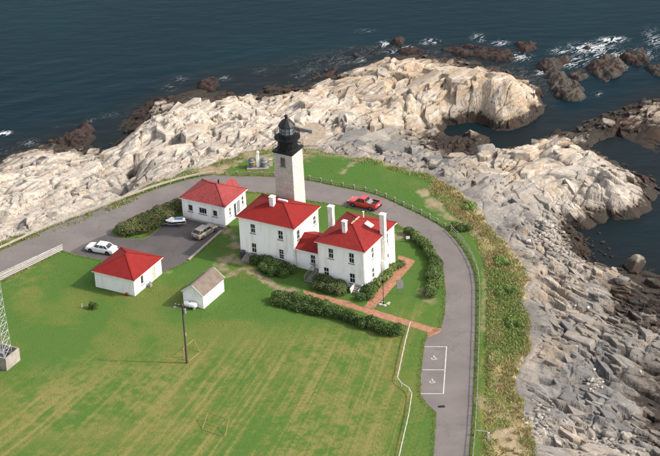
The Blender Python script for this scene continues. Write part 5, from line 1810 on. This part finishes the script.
def greenhouse(root, base, top, zb, zt, wb, wt, paint, split=()):
    """cabin: base (x0,x1) at belt height, top (x0,x1) at roof; glass in every face, side glass split at the pillars"""
    b0, b1 = base
    t0, t1 = top
    lo = [(b0, -wb, zb), (b1, -wb, zb), (b1, wb, zb), (b0, wb, zb)]
    hi = [(t0, -wt, zt), (t1, -wt, zt), (t1, wt, zt), (t0, wt, zt)]
    mid = [((l[0] * .12 + h[0] * .88), (l[1] * .12 + h[1] * .88) * 1.01, zt - .05) for l, h in zip(lo, hi)]
    hi2 = [(h[0] * .94 + (t0 + t1) / 2 * .06, h[1] * .9, zt) for h in hi]
    cab = MB().loft([lo, mid, hi2]).build('cabin', paint, root)
    quad_on(cab, 'windscreen', (lo[1], lo[2], mid[2], mid[1]), 'glass', .10)
    quad_on(cab, 'rear_window', (lo[3], lo[0], mid[0], mid[3]), 'glass', .12)
    fr_ = [0] + list(split) + [1]
    for s_, (a, b, c_, d) in ((-1, (lo[0], lo[1], mid[1], mid[0])), (1, (lo[3], lo[2], mid[2], mid[3]))):
        a, b, c_, d = map(Vector, (a, b, c_, d))
        for f0, f1 in zip(fr_, fr_[1:]):
            quad_on(cab, 'side_window', (a.lerp(b, f0), a.lerp(b, f1), d.lerp(c_, f1), d.lerp(c_, f0)), 'glass', .11)
    return cab

def lamps(root, xf, xr, w, z, h=.14, wd=.34):
    for s_ in (-1, 1):
        MB().box((xf, s_ * (w - wd / 2 - .05), z), (.06, wd, h)).build('headlight', 'lamp_clear', root)
        MB().box((xr, s_ * (w - wd / 2 - .05), z + .05), (.06, wd, h)).build('tail_light', 'tail_red', root)

def face(o, tail, head):
    """put a vehicle on the line from its tail to its nose"""
    a, b = Vector(tail), Vector(head)
    o.location = (a + b) / 2
    o.rotation_euler = (0, 0, math.atan2(b.y - a.y, b.x - a.x))

def mirrors(root, x, w, z, m):
    for s_ in (-1, 1):
        MB().box((x, s_ * (w + .09), z), (.1, .18, .12)).build('mirror', m, root)

def sedan(label, paint, tail, head, hatch=False):
    o = thing('parked_car', label, 'car')
    if not hatch:
        st_ = [(-2.28, .72, .32, .62, .74), (-2.2, .82, .24, .68, .90), (-1.5, .87, .2, .74, .95), (-.9, .88, .18, .78, .96), (.7, .88, .18, .78, .95), (1.1, .87, .2, .74, .90), (2.0, .82, .22, .66, .78), (2.24, .70, .3, .56, .66)]
        shell(o, st_, paint)
        greenhouse(o, (-1.55, 1.05), (-.95, .30), .93, 1.40, .80, .62, paint, (.28, .62))
    else:
        st_ = [(-2.12, .74, .32, .66, .86), (-2.04, .82, .24, .70, .95), (-1.5, .85, .2, .74, .97), (-.9, .86, .18, .78, .97), (.7, .86, .18, .78, .95), (1.1, .85, .2, .74, .91), (1.9, .80, .22, .66, .80), (2.12, .68, .3, .56, .68)]
        shell(o, st_, paint)
        greenhouse(o, (-1.95, .95), (-1.45, .25), .95, 1.40, .78, .60, paint, (.25, .6))
        MB().box((-.55, 0, 1.415), (1.5, 1.0, .02)).build('roof_panel', paint, o)
    L2 = 2.24 if not hatch else 2.1
    arches(o, (-1.35, 1.38), .88 if not hatch else .86)
    for x in (-1.35, 1.38):
        for y in (-.78, .78):
            wheel(o, x, y)
    lamps(o, L2 - .04, -L2 - .015, .76, .60)
    for x, z in ((L2 + .03, .42), (-L2 - .03, .42)):
        MB().box((x, 0, z), (.12, 1.5, .16)).build('bumper', 'car_grey' if hatch else paint, o)
    MB().box((-L2 - .05, 0, .68), (.03, .45, .13)).build('number_plate', 'lamp_clear', o)
    mirrors(o, .72, .84, .98, paint)
    for y in (-.885, .885):
        for x in (-.35, .65):
            MB().box((x - .25, y * (1 if not hatch else .977), .80), (.14, .02, .03)).build('door_handle', 'black_metal', o)
    face(o, tail, head)
    return o
sedan('white saloon car parked beside the garage at the car park edge', 'car_white', at(115.8, 253.6), at(87.6, 248.8))
sedan('grey brown hatchback with red tail lights parked along the kerb', 'car_tan', at(195.0, 240.2), at(214.6, 228.6), True)

def pickup(label, tail, head):
    o = thing('pickup_truck', label, 'truck')
    p = 'car_red'
    shell(o, [(-2.45, .80, .42, .76, .86), (-2.38, .87, .34, .80, .95), (-.62, .89, .30, .84, .98), (-.55, .89, .28, .86, 1.02), (.75, .89, .28, .86, 1.02), (1.15, .88, .30, .82, 1.0), (2.1, .84, .34, .76, .90), (2.4, .74, .42, .66, .78)], p)
    MB().box((-1.48, 0, .965), (1.66, 1.42, .05)).build('bed_floor', 'black_liner', o)
    bw = MB()
    for y in (-.80, .80):
        bw.box((-1.48, y, 1.04), (1.72, .10, .22))
        bw.box((-2.36, 0, 1.04), (.08, 1.5, .22)) if y > 0 else None
    bw.build('bed_side', p, o)
    MB().box((-1.48, -.72, 1.03), (1.6, .05, .20)).box((-1.48, .72, 1.03), (1.6, .05, .20)).build('bed_liner', 'black_liner', o)
    MB().box((-1.1, .1, 1.02), (.5, 1.0, .14)).box((-.85, 0, 1.08), (.35, 1.3, .25)).build('tool_box', 'grey_metal', o)
    greenhouse(o, (-.58, 1.12), (-.35, .45), 1.0, 1.62, .82, .66, p, (.42,))
    arches(o, (-1.45, 1.5), .89, .42)
    for x in (-1.45, 1.5):
        for y in (-.78, .78):
            wheel(o, x, y, .37, .24)
    lamps(o, 2.36, -2.42, .82, .74)
    for x in (2.45, -2.5):
        MB().box((x, 0, .50), (.12, 1.66, .18)).build('bumper', 'black_metal', o)
    MB().box((-2.47, 0, .8), (.03, .5, .12)).build('number_plate', 'lamp_clear', o)
    mirrors(o, .85, .86, 1.15, 'black_metal')
    face(o, tail, head)
pickup('red pickup truck with black open bed driving on the road behind the house', at(377.6, 209.6), at(351.4, 203.6))

# personal watercraft on its trailer
tr = thing('boat_trailer', 'low galvanised trailer carrying the watercraft beside the hedge', 'trailer')
fb_ = MB().beam((-1.5, -.45, .45), (-1.5, .45, .45), .07).beam((-1.5, -.45, .45), (.9, -.45, .45), .07).beam((-1.5, .45, .45), (.9, .45, .45), .07)
fb_.beam((.9, -.45, .45), (1.4, 0, .45), .07).beam((.9, .45, .45), (1.4, 0, .45), .07).beam((1.4, 0, .45), (2.2, 0, .42), .08).beam((-.5, -.62, .38), (-.5, .62, .38), .06)
fb_.build('frame', 'galvanised', tr)
for y in (-.68, .68):
    wheel(tr, -.5, y, .26, .16)
    MB().box((-.5, y, .58), (.62, .2, .03)).build('mudguard', 'galvanised', tr)
for y in (-.28, .28):
    MB().beam((-1.4, y, .53), (.8, y, .53), .12, .09).build('bunk', 'black_liner', tr)
MB().tube((1.9, 0, 0), (1.9, 0, .5), .03).tube((1.9, -.05, .09), (1.9, .05, .09), .09, n=10).build('jockey_wheel', 'rubber', tr)
face(tr, at(188.5, 224.2), at(163.0, 226.6))
js = thing('watercraft', 'white and blue personal watercraft resting on its trailer', 'watercraft')
def hull_loop(x, w, zk, zc, zd):
    return [(x, 0, zk), (x, w * .85, zc - .06), (x, w, zc), (x, w * .82, zd), (x, 0, zd + .02), (x, -w * .82, zd), (x, -w, zc), (x, -w * .85, zc - .06)]
hl = MB().loft([hull_loop(*p) for p in ((-1.45, .44, .60, .82, .92), (-.6, .56, .57, .84, .98), (.4, .55, .58, .88, 1.05), (1.0, .40, .66, .94, 1.06), (1.42, .12, .85, 1.0, 1.04))])
hl.build('hull', 'car_white', js)
MB().loft([hull_loop(*p) for p in ((-1.1, .24, .9, 1.05, 1.22), (-.3, .22, .95, 1.1, 1.28), (.15, .18, .98, 1.1, 1.22))]).build('seat', 'ski_blue', js)
MB().loft([hull_loop(*p) for p in ((.15, .3, .95, 1.08, 1.3), (.5, .34, .95, 1.08, 1.32), (1.1, .2, .95, 1.02, 1.1))]).build('hood', 'car_white', js)
MB().tube((.25, -.36, 1.42), (.25, .36, 1.42), .03).tube((.3, 0, 1.2), (.25, 0, 1.42), .05).build('handlebar', 'black_metal', js)
js.location, js.rotation_euler = tr.location, tr.rotation_euler

# ------------------------------------------------------------------ poles, signs, small structures
up_ = thing('utility_pole', 'tall dark wooden utility pole with crossarm standing alone on the lawn', 'pole', (-19.85, -29.41, 0))
MB().tube((0, 0, -.3), (0, 0, 9.05), .17, .11, 10).build('shaft', 'pole_wood', up_)
MB().beam((-1.0, .45, 8.75), (1.0, -.45, 8.75), .10, .12).build('crossarm', 'pole_wood', up_)
for t in (-.92, -.45, .45, .92):
    MB().lathe([(.035, 0), (.06, .05), (.04, .09), (.05, .13), (.02, .16)], 8, (t, -.45 * t, 8.82)).build('insulator', 'pale_stone', up_)
MB().lathe([(.16, 7.75), (.18, 7.8), (.18, 8.35), (.12, 8.42)], 12, (.28, -.2, 0)).build('transformer', 'grey_metal', up_)
MB().box((.15, -.08, 4.45), (.16, .14, .42)).build('meter_box', 'white_timber', up_)
fl = MB().beam((0, 0, 8.3), (-.9, .2, 8.55), .05)
fl.box((-1.0, .22, 8.5), (.32, .22, .2))
fl.build('floodlight', 'grey_metal', up_)

lt_o = at(7, 371)
uv, vv = np.array([math.cos(YAW), math.sin(YAW)]), np.array([-math.sin(YAW), math.cos(YAW)])
cb = np.array(lt_o[:2]) + vv * 1.55 - uv * 1.7
tb_ = thing('concrete_enclosure', 'open topped concrete block enclosure round the foot of the mast', 'enclosure', (*cb, 0), YAW)
for x, y, w_, d_ in ((0, -1.47, 3.4, .16), (0, 1.47, 3.4, .16), (-1.62, 0, .16, 2.78), (1.62, 0, .16, 2.78)):
    MB().box((x, y, .95), (w_, d_, 1.9)).build('side_wall', 'concrete', tb_)
MB().box((0, 0, .06), (3.05, 2.75, .12)).build('floor_slab', 'concrete', tb_)
mst = thing('lattice_mast', 'grey steel lattice mast rising out of the concrete enclosure', 'mast', (*cb, .12), YAW)
HM, n_b = 24.0, 20
def leg(k, z):
    r = .95 * (1 - z / HM * .75)
    return Vector((r * (1, 1, -1, -1)[k], r * (-1, 1, 1, -1)[k], z))
for k in range(4):
    MB().tube(leg(k, 0), leg(k, HM), .055, .04, 6).build('leg', 'galvanised', mst)
br_ = MB()
for i in range(n_b):
    z0, z1 = HM * i / n_b, HM * (i + 1) / n_b
    for k in range(4):
        j = (k + 1) % 4
        br_.tube(leg(k, z1), leg(j, z1), .02, n=4).tube(leg(k, z0), leg(j, z1), .02, n=4).tube(leg(j, z0), leg(k, z1), .02, n=4)
stuff(br_.build('bracing', 'galvanised', mst))
MB().box((.1, -.2, 1.0), (.7, .5, 1.3)).build('cabinet', 'grey_metal', mst)

def goal(label, xa, xb, fa, fb):
    """small stick goal: crossbar on two uprights, stays running back to a ground bar"""
    a, b, c_, d = Vector(at(*xa, 1.25)), Vector(at(*xb, 1.25)), Vector(at(*fa)), Vector(at(*fb))
    o = thing('goal_frame', label, 'goal', (a.x, a.y, 0), 0, 'homemade goals on the lawn')
    off = Vector((a.x, a.y, 0))
    def stick(nm, p, q_, r=.045):
        MB().tube(p - off, q_ - off, r, n=6).build(nm, 'stick', o)
    stick('crossbar', a, b)
    for t, f in ((a, c_), (b, d)):
        stick('upright', Vector((t.x, t.y, -.05)), t)
        stick('stay', t, f)
    stick('ground_bar', c_ + Vector((0, 0, .03)), d + Vector((0, 0, .03)))
goal('yellow stick goal frame out in the open on the mown meadow', (208, 412), (228.7, 419.5), (202, 429.5), (225, 436.5))
goal('yellow stick goal frame standing beside the tall utility pole', (193.7, 339.5), (182.5, 349.0), (200.3, 352.3), (189.0, 361.0))

sg = thing('information_sign', 'white panel information sign on two posts on the east lawn', 'sign', (9.3, -13.8, 0), R(-8))
for x in (-.42, .42):
    MB().box((x, 0, .55), (.08, .08, 1.1)).build('post', 'grey_timber', sg)
pnl = MB().box((0, 0, 1.55), (1.05, .05, 1.45)).build('panel', 'grey_timber', sg)
MB().box((0, -.035, 1.55), (.93, .02, 1.32)).build('sheet', 'white_timber', pnl)

lpst = thing('lamp_post', 'slim dark lamp post on a stone base beside the brick path', 'lamp post', (6.85, -16.3, 0))
MB().lathe([(.14, 0), (.14, .12), (.08, .25), (.05, .6), (.04, 3.3)], 10).build('shaft', 'black_metal', lpst)
MB().lathe([(.05, 3.28), (.16, 3.36), (.2, 3.75), (.22, 3.78), (.05, 3.98), (.02, 4.08)], 8).build('lantern_head', 'black_metal', lpst)
for k, (x, y, s_) in enumerate(((.55, -.1, .3), (-.45, -.2, .34), (.1, -.5, .32), (.75, .25, .22), (-.1, .42, .26))):
    st_ = MB().loft([[(s_ * r_ * math.cos(t + k), s_ * r_ * .8 * math.sin(t + k), z) for t in np.arange(7) * 2 * math.pi / 7] for r_, z in ((1.0, -.03), (.95, s_ * .35), (.6, s_ * .62))])
    o = st_.build('edging_stone', 'pale_stone', None, loc=(6.85 + x, -16.3 + y, 0))
    tag(o, 'pale rough edging stone set round the foot of the lamp post', 'stone', 'stones round the lamp post')

mk = thing('garden_marker', 'small white plaque on a low post among shrubs east of the house', 'marker', at(408, 241.5))
MB().box((0, 0, .3), (.08, .08, .6)).build('post', 'grey_timber', mk)
MB().box((0, -.05, .68), (.55, .06, .42), rot=Matrix.Rotation(R(-35), 3, 'X')).build('plaque', 'white_timber', mk)
mk = thing('survey_marker', 'short white marker post near the small bush on the west lawn', 'marker', at(82, 307.5))
MB().tube((0, 0, -.1), (0, 0, .55), .07, n=8).build('post', 'white_timber', mk)
MB().lathe([(.09, .55), (.09, .6), (.02, .64)], 8).build('cap', 'grey_metal', mk)

fg = thing('fog_signal', 'small grey twin domed fog signal with white central post beside the tower', 'fog signal', at(258, 168), R(-4))
MB().box((0, .2, .1), (3.3, 1.9, .2)).build('concrete_pad', 'concrete', fg)
M['fog_grey'] = mat('fog_grey', (.13, .14, .155), (.09, .098, .11), .7, 3)
for x in (-.92, .92):
    dmb = MB().lathe([(.56, .2), (.56, 1.15), (.50, 1.38), (.36, 1.56), (.16, 1.67), (.03, 1.70)], 16, (x, .2, 0))
    d_ = dmb.build('drum', 'fog_grey', fg)
    MB().lathe([(.57, 1.05), (.585, 1.08), (.585, 1.14), (.57, 1.17)], 16, (x, .2, 0)).build('band', 'white_timber', d_)
    MB().beam((x * 1.5, -.05, .25), (x * 1.2, -.05, 1.35), .07).build('brace', 'white_timber', fg)
MB().box((0, .2, 1.35), (.42, .42, 2.3)).build('post', 'white_wall', fg)
MB().lathe([(.32, 2.5), (.36, 2.6), (.2, 2.8), (.04, 2.9)], 10, (0, .2, 0)).build('cap', 'white_timber', fg)
MB().box((-.42, -.42, .85), (.46, .03, .46), rot=Matrix.Rotation(R(45), 3, 'Y')).build('warning_sign', 'yellow_sign', fg)
MB().box((-.42, -.40, .45), (.06, .04, .7)).build('sign_post', 'grey_metal', fg)
ub = thing('equipment_box', 'small tan equipment box standing beside the fog signal', 'box', at(271, 166))
MB().box((0, 0, .55), (.5, .4, 1.1)).build('cabinet', 'door_tan', ub)
MB().box((0, 0, 1.13), (.6, .5, .06)).build('lid', 'pale_stone', ub)

# old foundation on the rocks behind the tower
fo_z = -.05
fp = [at2(p[0] + random.uniform(-1, 1), p[1] + random.uniform(-.6, .6), fo_z) for p in ((293, 128), (303, 122.5), (318, 123), (325, 128), (326, 137), (318, 145), (303, 146), (294, 139))]
cen = np.mean(fp, 0)
of = thing('old_foundation', 'smooth tan slab of an old foundation on the rocks behind the tower', 'foundation', (*cen, 0))
M['tan_slab'] = mat('tan_slab', (.30, .245, .185), (.21, .165, .12), .9, 1.4, 9, .03)
MB().loft([[(p[0] - cen[0], p[1] - cen[1], z) for p in fp] for z in (-1.6, fo_z)]).build('slab', 'tan_slab', of)
wa, wb_ = np.array(at2(294.5, 128.5, .1)) - cen, np.array(at2(312.5, 132.2, .1)) - cen
MB().beam((*wa, .2), (*wb_, .2), .34, .5).build('low_wall', 'sill', of)

# ------------------------------------------------------------------ boulders and rubble on the shore
def boulder(px, py, r, label, k, m='shore_rock', group=None, grey=.7, name='boulder', squash=.75):
    g = np.random.default_rng(900 + k)
    bm = bmesh.new()
    bmesh.ops.create_icosphere(bm, subdivisions=3, radius=1)
    ax = g.uniform(.85, 1.2, 3) * np.array([1, 1, squash])
    planes = g.normal(size=(14, 3))
    planes /= np.linalg.norm(planes, axis=1)[:, None]
    for v in bm.verts:
        c_ = np.array(v.co)
        for i_, p in enumerate(planes):
            d = c_ @ p - .72 + .05 * ((i_ * 7) % 5)
            if d > 0:
                c_ = c_ - p * d * .97
        v.co = Vector(c_ * ax * r)
    bmesh.ops.dissolve_limit(bm, angle_limit=R(6), verts=bm.verts, edges=bm.edges)
    me = bpy.data.meshes.new(name)
    bm.to_mesh(me)
    bm.free()
    for an, av in (('grey', grey), ('strike', .6)):
        a_ = me.attributes.new(an, 'FLOAT', 'POINT')
        a_.data.foreach_set('value', np.full(len(me.vertices), av, dtype=np.float32))
    me.materials.append(M[m])
    p = hit_rock(px, py)
    o = link(name, me, None, (p[0], p[1], max(p[2], SEA - .3) + r * squash * .35))
    o.rotation_euler = (g.uniform(-.2, .2), g.uniform(-.2, .2), g.uniform(0, 6.28))
    return tag(o, label, 'boulder', group)
boulder(634, 268, 1.75, 'largest rounded pale grey boulder at the head of the eastern cove', 1, grey=.7, squash=.85)
boulder(621, 283, 1.15, 'smaller rounded grey boulder leaning beside the largest one in the cove', 2, grey=.75)
boulder(654, 287, 1.5, 'rounded grey boulder at the outer edge of the cove', 3, grey=.55)
boulder(485, 153, 1.7, 'blunt pale boulder at the water edge of the narrow inlet', 4, grey=.6)
boulder(609, 124, 1.2, 'pale block sitting on the dark ledge between inlet and pool', 5, grey=.35, squash=.6)
boulder(580, 131, .9, 'pale cream block on the knob above the inlet', 6, grey=.35)
boulder(645, 107, 1.5, 'cream coloured block on the outer ledge beyond the pool', 7, grey=.35, squash=.6)
boulder(608, 436, .8, 'small grey boulder in the gully at the foot of the grey slabs', 8, grey=.75)
boulder(626, 438, .9, 'lighter boulder resting in the gully beside the small grey one', 9, grey=.45)
for k, (px, py, r_) in enumerate(((587, 400, .5), (581, 397, .32), (594, 370, .36), (597, 385, .30), (575, 306, .34), (588, 308, .45), (545, 434, .4), (526, 424, .45), (523, 420, .3), (633, 403, .22), (556, 230, .45), (528, 242, .6), (602, 382, .42), (640, 372, .35))):
    M.setdefault('white_stone', mat('white_stone', (.50, .47, .42), (.36, .33, .29), .9, 3, 7, .02))
    boulder(px, py, r_ * .8, 'whitish loose stone lying on the grey shore slabs', 30 + k, 'white_stone', 'whitish loose stones on the shore', name='loose_stone')

def pebbles(n, zones, name, seed):
    g = np.random.default_rng(seed)
    ico = bmesh.new()
    bmesh.ops.create_icosphere(ico, subdivisions=1, radius=1)
    tv = np.array([v.co for v in ico.verts])
    tf = np.array([[v.index for v in f.verts] for f in ico.faces])
    ico.free()
    Vs, Fs, G, cnt = [], [], [], 0
    for (px, py, sx, sy, w_) in zones:
        for _ in range(int(n * w_)):
            p = hit_rock(px + g.normal() * sx, py + g.normal() * sy)
            if p[2] < SEA - .1:
                continue
            r_ = .10 + .30 * g.random() ** 3
            v = tv * g.uniform(.7, 1.3, (len(tv), 1)) * np.array([1.2, .9, .6]) * r_
            a = g.random() * 6.28
            v = v @ np.array([[math.cos(a), -math.sin(a), 0], [math.sin(a), math.cos(a), 0], [0, 0, 1]]) + np.array(p) + [0, 0, r_ * .2]
            Vs.append(v)
            Fs.append(tf + cnt)
            cnt += len(tv)
            G.append(np.full(len(tv), np.clip(g.normal(.62, .25), 0, 1)))
    return np_mesh(name, np.concatenate(Vs), np.concatenate(Fs), 'shore_rock', False, {'grey': np.concatenate(G), 'strike': np.full(cnt, .5)})
tag(stuff(link('shingle', pebbles(1500, ((570, 250, 14, 7, .35), (548, 228, 10, 7, .2), (592, 383, 5, 4, .06), (615, 440, 14, 4, .15), (425, 143, 8, 3, .14), (540, 425, 8, 8, .1)), 'shingle', 5))), 'loose shingle and rubble collected in hollows between the shore slabs', 'shingle')

# ------------------------------------------------------------------ figures on the rocks
def skin_mesh(name, pts, edges, radii, m, parent, root=0):
    me = bpy.data.meshes.new(name)
    me.from_pydata(pts, edges, [])
    me.materials.append(M[m])
    o = link(name, me, parent)
    md = o.modifiers.new('skin', 'SKIN')
    md.use_smooth_shade = True
    for v, r_ in zip(me.skin_vertices[0].data, radii):
        v.radius = (r_, r_) if not isinstance(r_, tuple) else r_
        v.use_root = False
    me.skin_vertices[0].data[root].use_root = True
    sb = o.modifiers.new('subdivision', 'SUBSURF')
    sb.levels = sb.render_levels = 2
    return o
M['skin'] = mat('skin', (.48, .31, .22), (.42, .27, .19), .6, 6)
M['white_cloth'] = mat('white_cloth', (.78, .77, .75), (.70, .69, .67), .9, 8)
M['dark_cloth'] = mat('dark_cloth', (.025, .026, .034), (.045, .045, .055), .9, 8)
M['hair'] = mat('hair', (.05, .035, .025), (.08, .055, .035), .7, 12)
pp = hit_rock(534.2, 98.5)
ps = thing('person', 'person in white top and dark trousers standing at the rocky point', 'person', pp, R(70))
J = [(0, 0, .92), (0, .01, 1.15), (0, .015, 1.40), (0, .0, 1.50), (0, -.02, 1.60), (0, -.02, 1.70),
     (.10, 0, .88), (.11, -.02, .50), (.12, .02, .08), (.12, -.13, .04), (-.10, 0, .88), (-.12, -.03, .50), (-.13, .0, .08), (-.14, -.15, .04),
     (.19, .01, 1.40), (.25, .02, 1.14), (.24, -.08, .90), (-.19, .01, 1.40), (-.25, .01, 1.14), (-.22, -.10, .92), (.24, -.12, .80), (-.22, -.15, .83)]
Ed = [(0, 1), (1, 2), (2, 3), (3, 4), (4, 5), (0, 6), (6, 7), (7, 8), (8, 9), (0, 10), (10, 11), (11, 12), (12, 13), (2, 14), (14, 15), (15, 16), (2, 17), (17, 18), (18, 19), (16, 20), (19, 21)]
Rd = [.14, (.15, .11), (.16, .11), .055, .095, .085, .085, .06, .045, .04, .085, .06, .045, .04, .06, .046, .034, .06, .046, .034, .036, .036]
skin_mesh('body', J, Ed, Rd, 'skin', ps)
skin_mesh('shirt', [J[0], J[1], J[2], J[14], J[15], J[17], J[18]], [(0, 1), (1, 2), (2, 3), (3, 4), (2, 5), (5, 6)], [.16, (.175, .135), (.18, .13), .078, .062, .078, .062], 'white_cloth', ps)
skin_mesh('trousers', [J[0], J[6], J[7], J[8], J[10], J[11], J[12]], [(0, 1), (1, 2), (2, 3), (0, 4), (4, 5), (5, 6)], [.155, .105, .08, .065, .105, .08, .065], 'dark_cloth', ps)
MB().lathe([(.03, 1.58), (.10, 1.62), (.115, 1.70), (.09, 1.78), (.03, 1.81)], 12, (0, .005, 0)).build('hair', 'hair', ps, True)
for z, y, nm, w_ in ((1.665, -.105, 'eye', .015), (1.635, -.118, 'nose', .018), (1.60, -.108, 'mouth', .022)):
    for x in ((-.035, .035) if nm == 'eye' else (0,)):
        MB().box((x, y, z), (w_ * 1.3, .02, w_)).build(nm, 'hair' if nm == 'eye' else 'skin', ps)

cp_ = hit_rock(442.3, 87.5)
co = thing('seabird', 'upright black seabird standing on the pale headland slab', 'bird', cp_, R(25))
M['feather'] = mat('feather', (.012, .011, .011), (.022, .02, .018), .6, 9)
skin_mesh('body', [(0, 0, .30), (.05, 0, .46), (.10, 0, .60), (.15, 0, .70), (.20, 0, .76), (-.05, 0, .20), (-.15, 0, .09)], [(0, 1), (1, 2), (2, 3), (3, 4), (0, 5), (5, 6)], [.12, .095, .05, .045, .05, .09, .03], 'feather', co)
MB().tube((.24, 0, .77), (.36, 0, .76), .018, .006, 6).build('beak', 'stick', co)
for y in (-.06, .06):
    MB().tube((.0, y, .2), (.02, y, 0), .014, n=5).box((.05, y, .008), (.12, .07, .016)).build('leg', 'rubber', co)
    MB().loft([[(x, y * 2.0 + (.012 if y > 0 else -.012) * s_, z) for x, z in ((.08, .50), (.0, .40), (-.14, .10), (-.05, .22))] for s_ in (-1, 1)]).build('wing', 'feather', co)
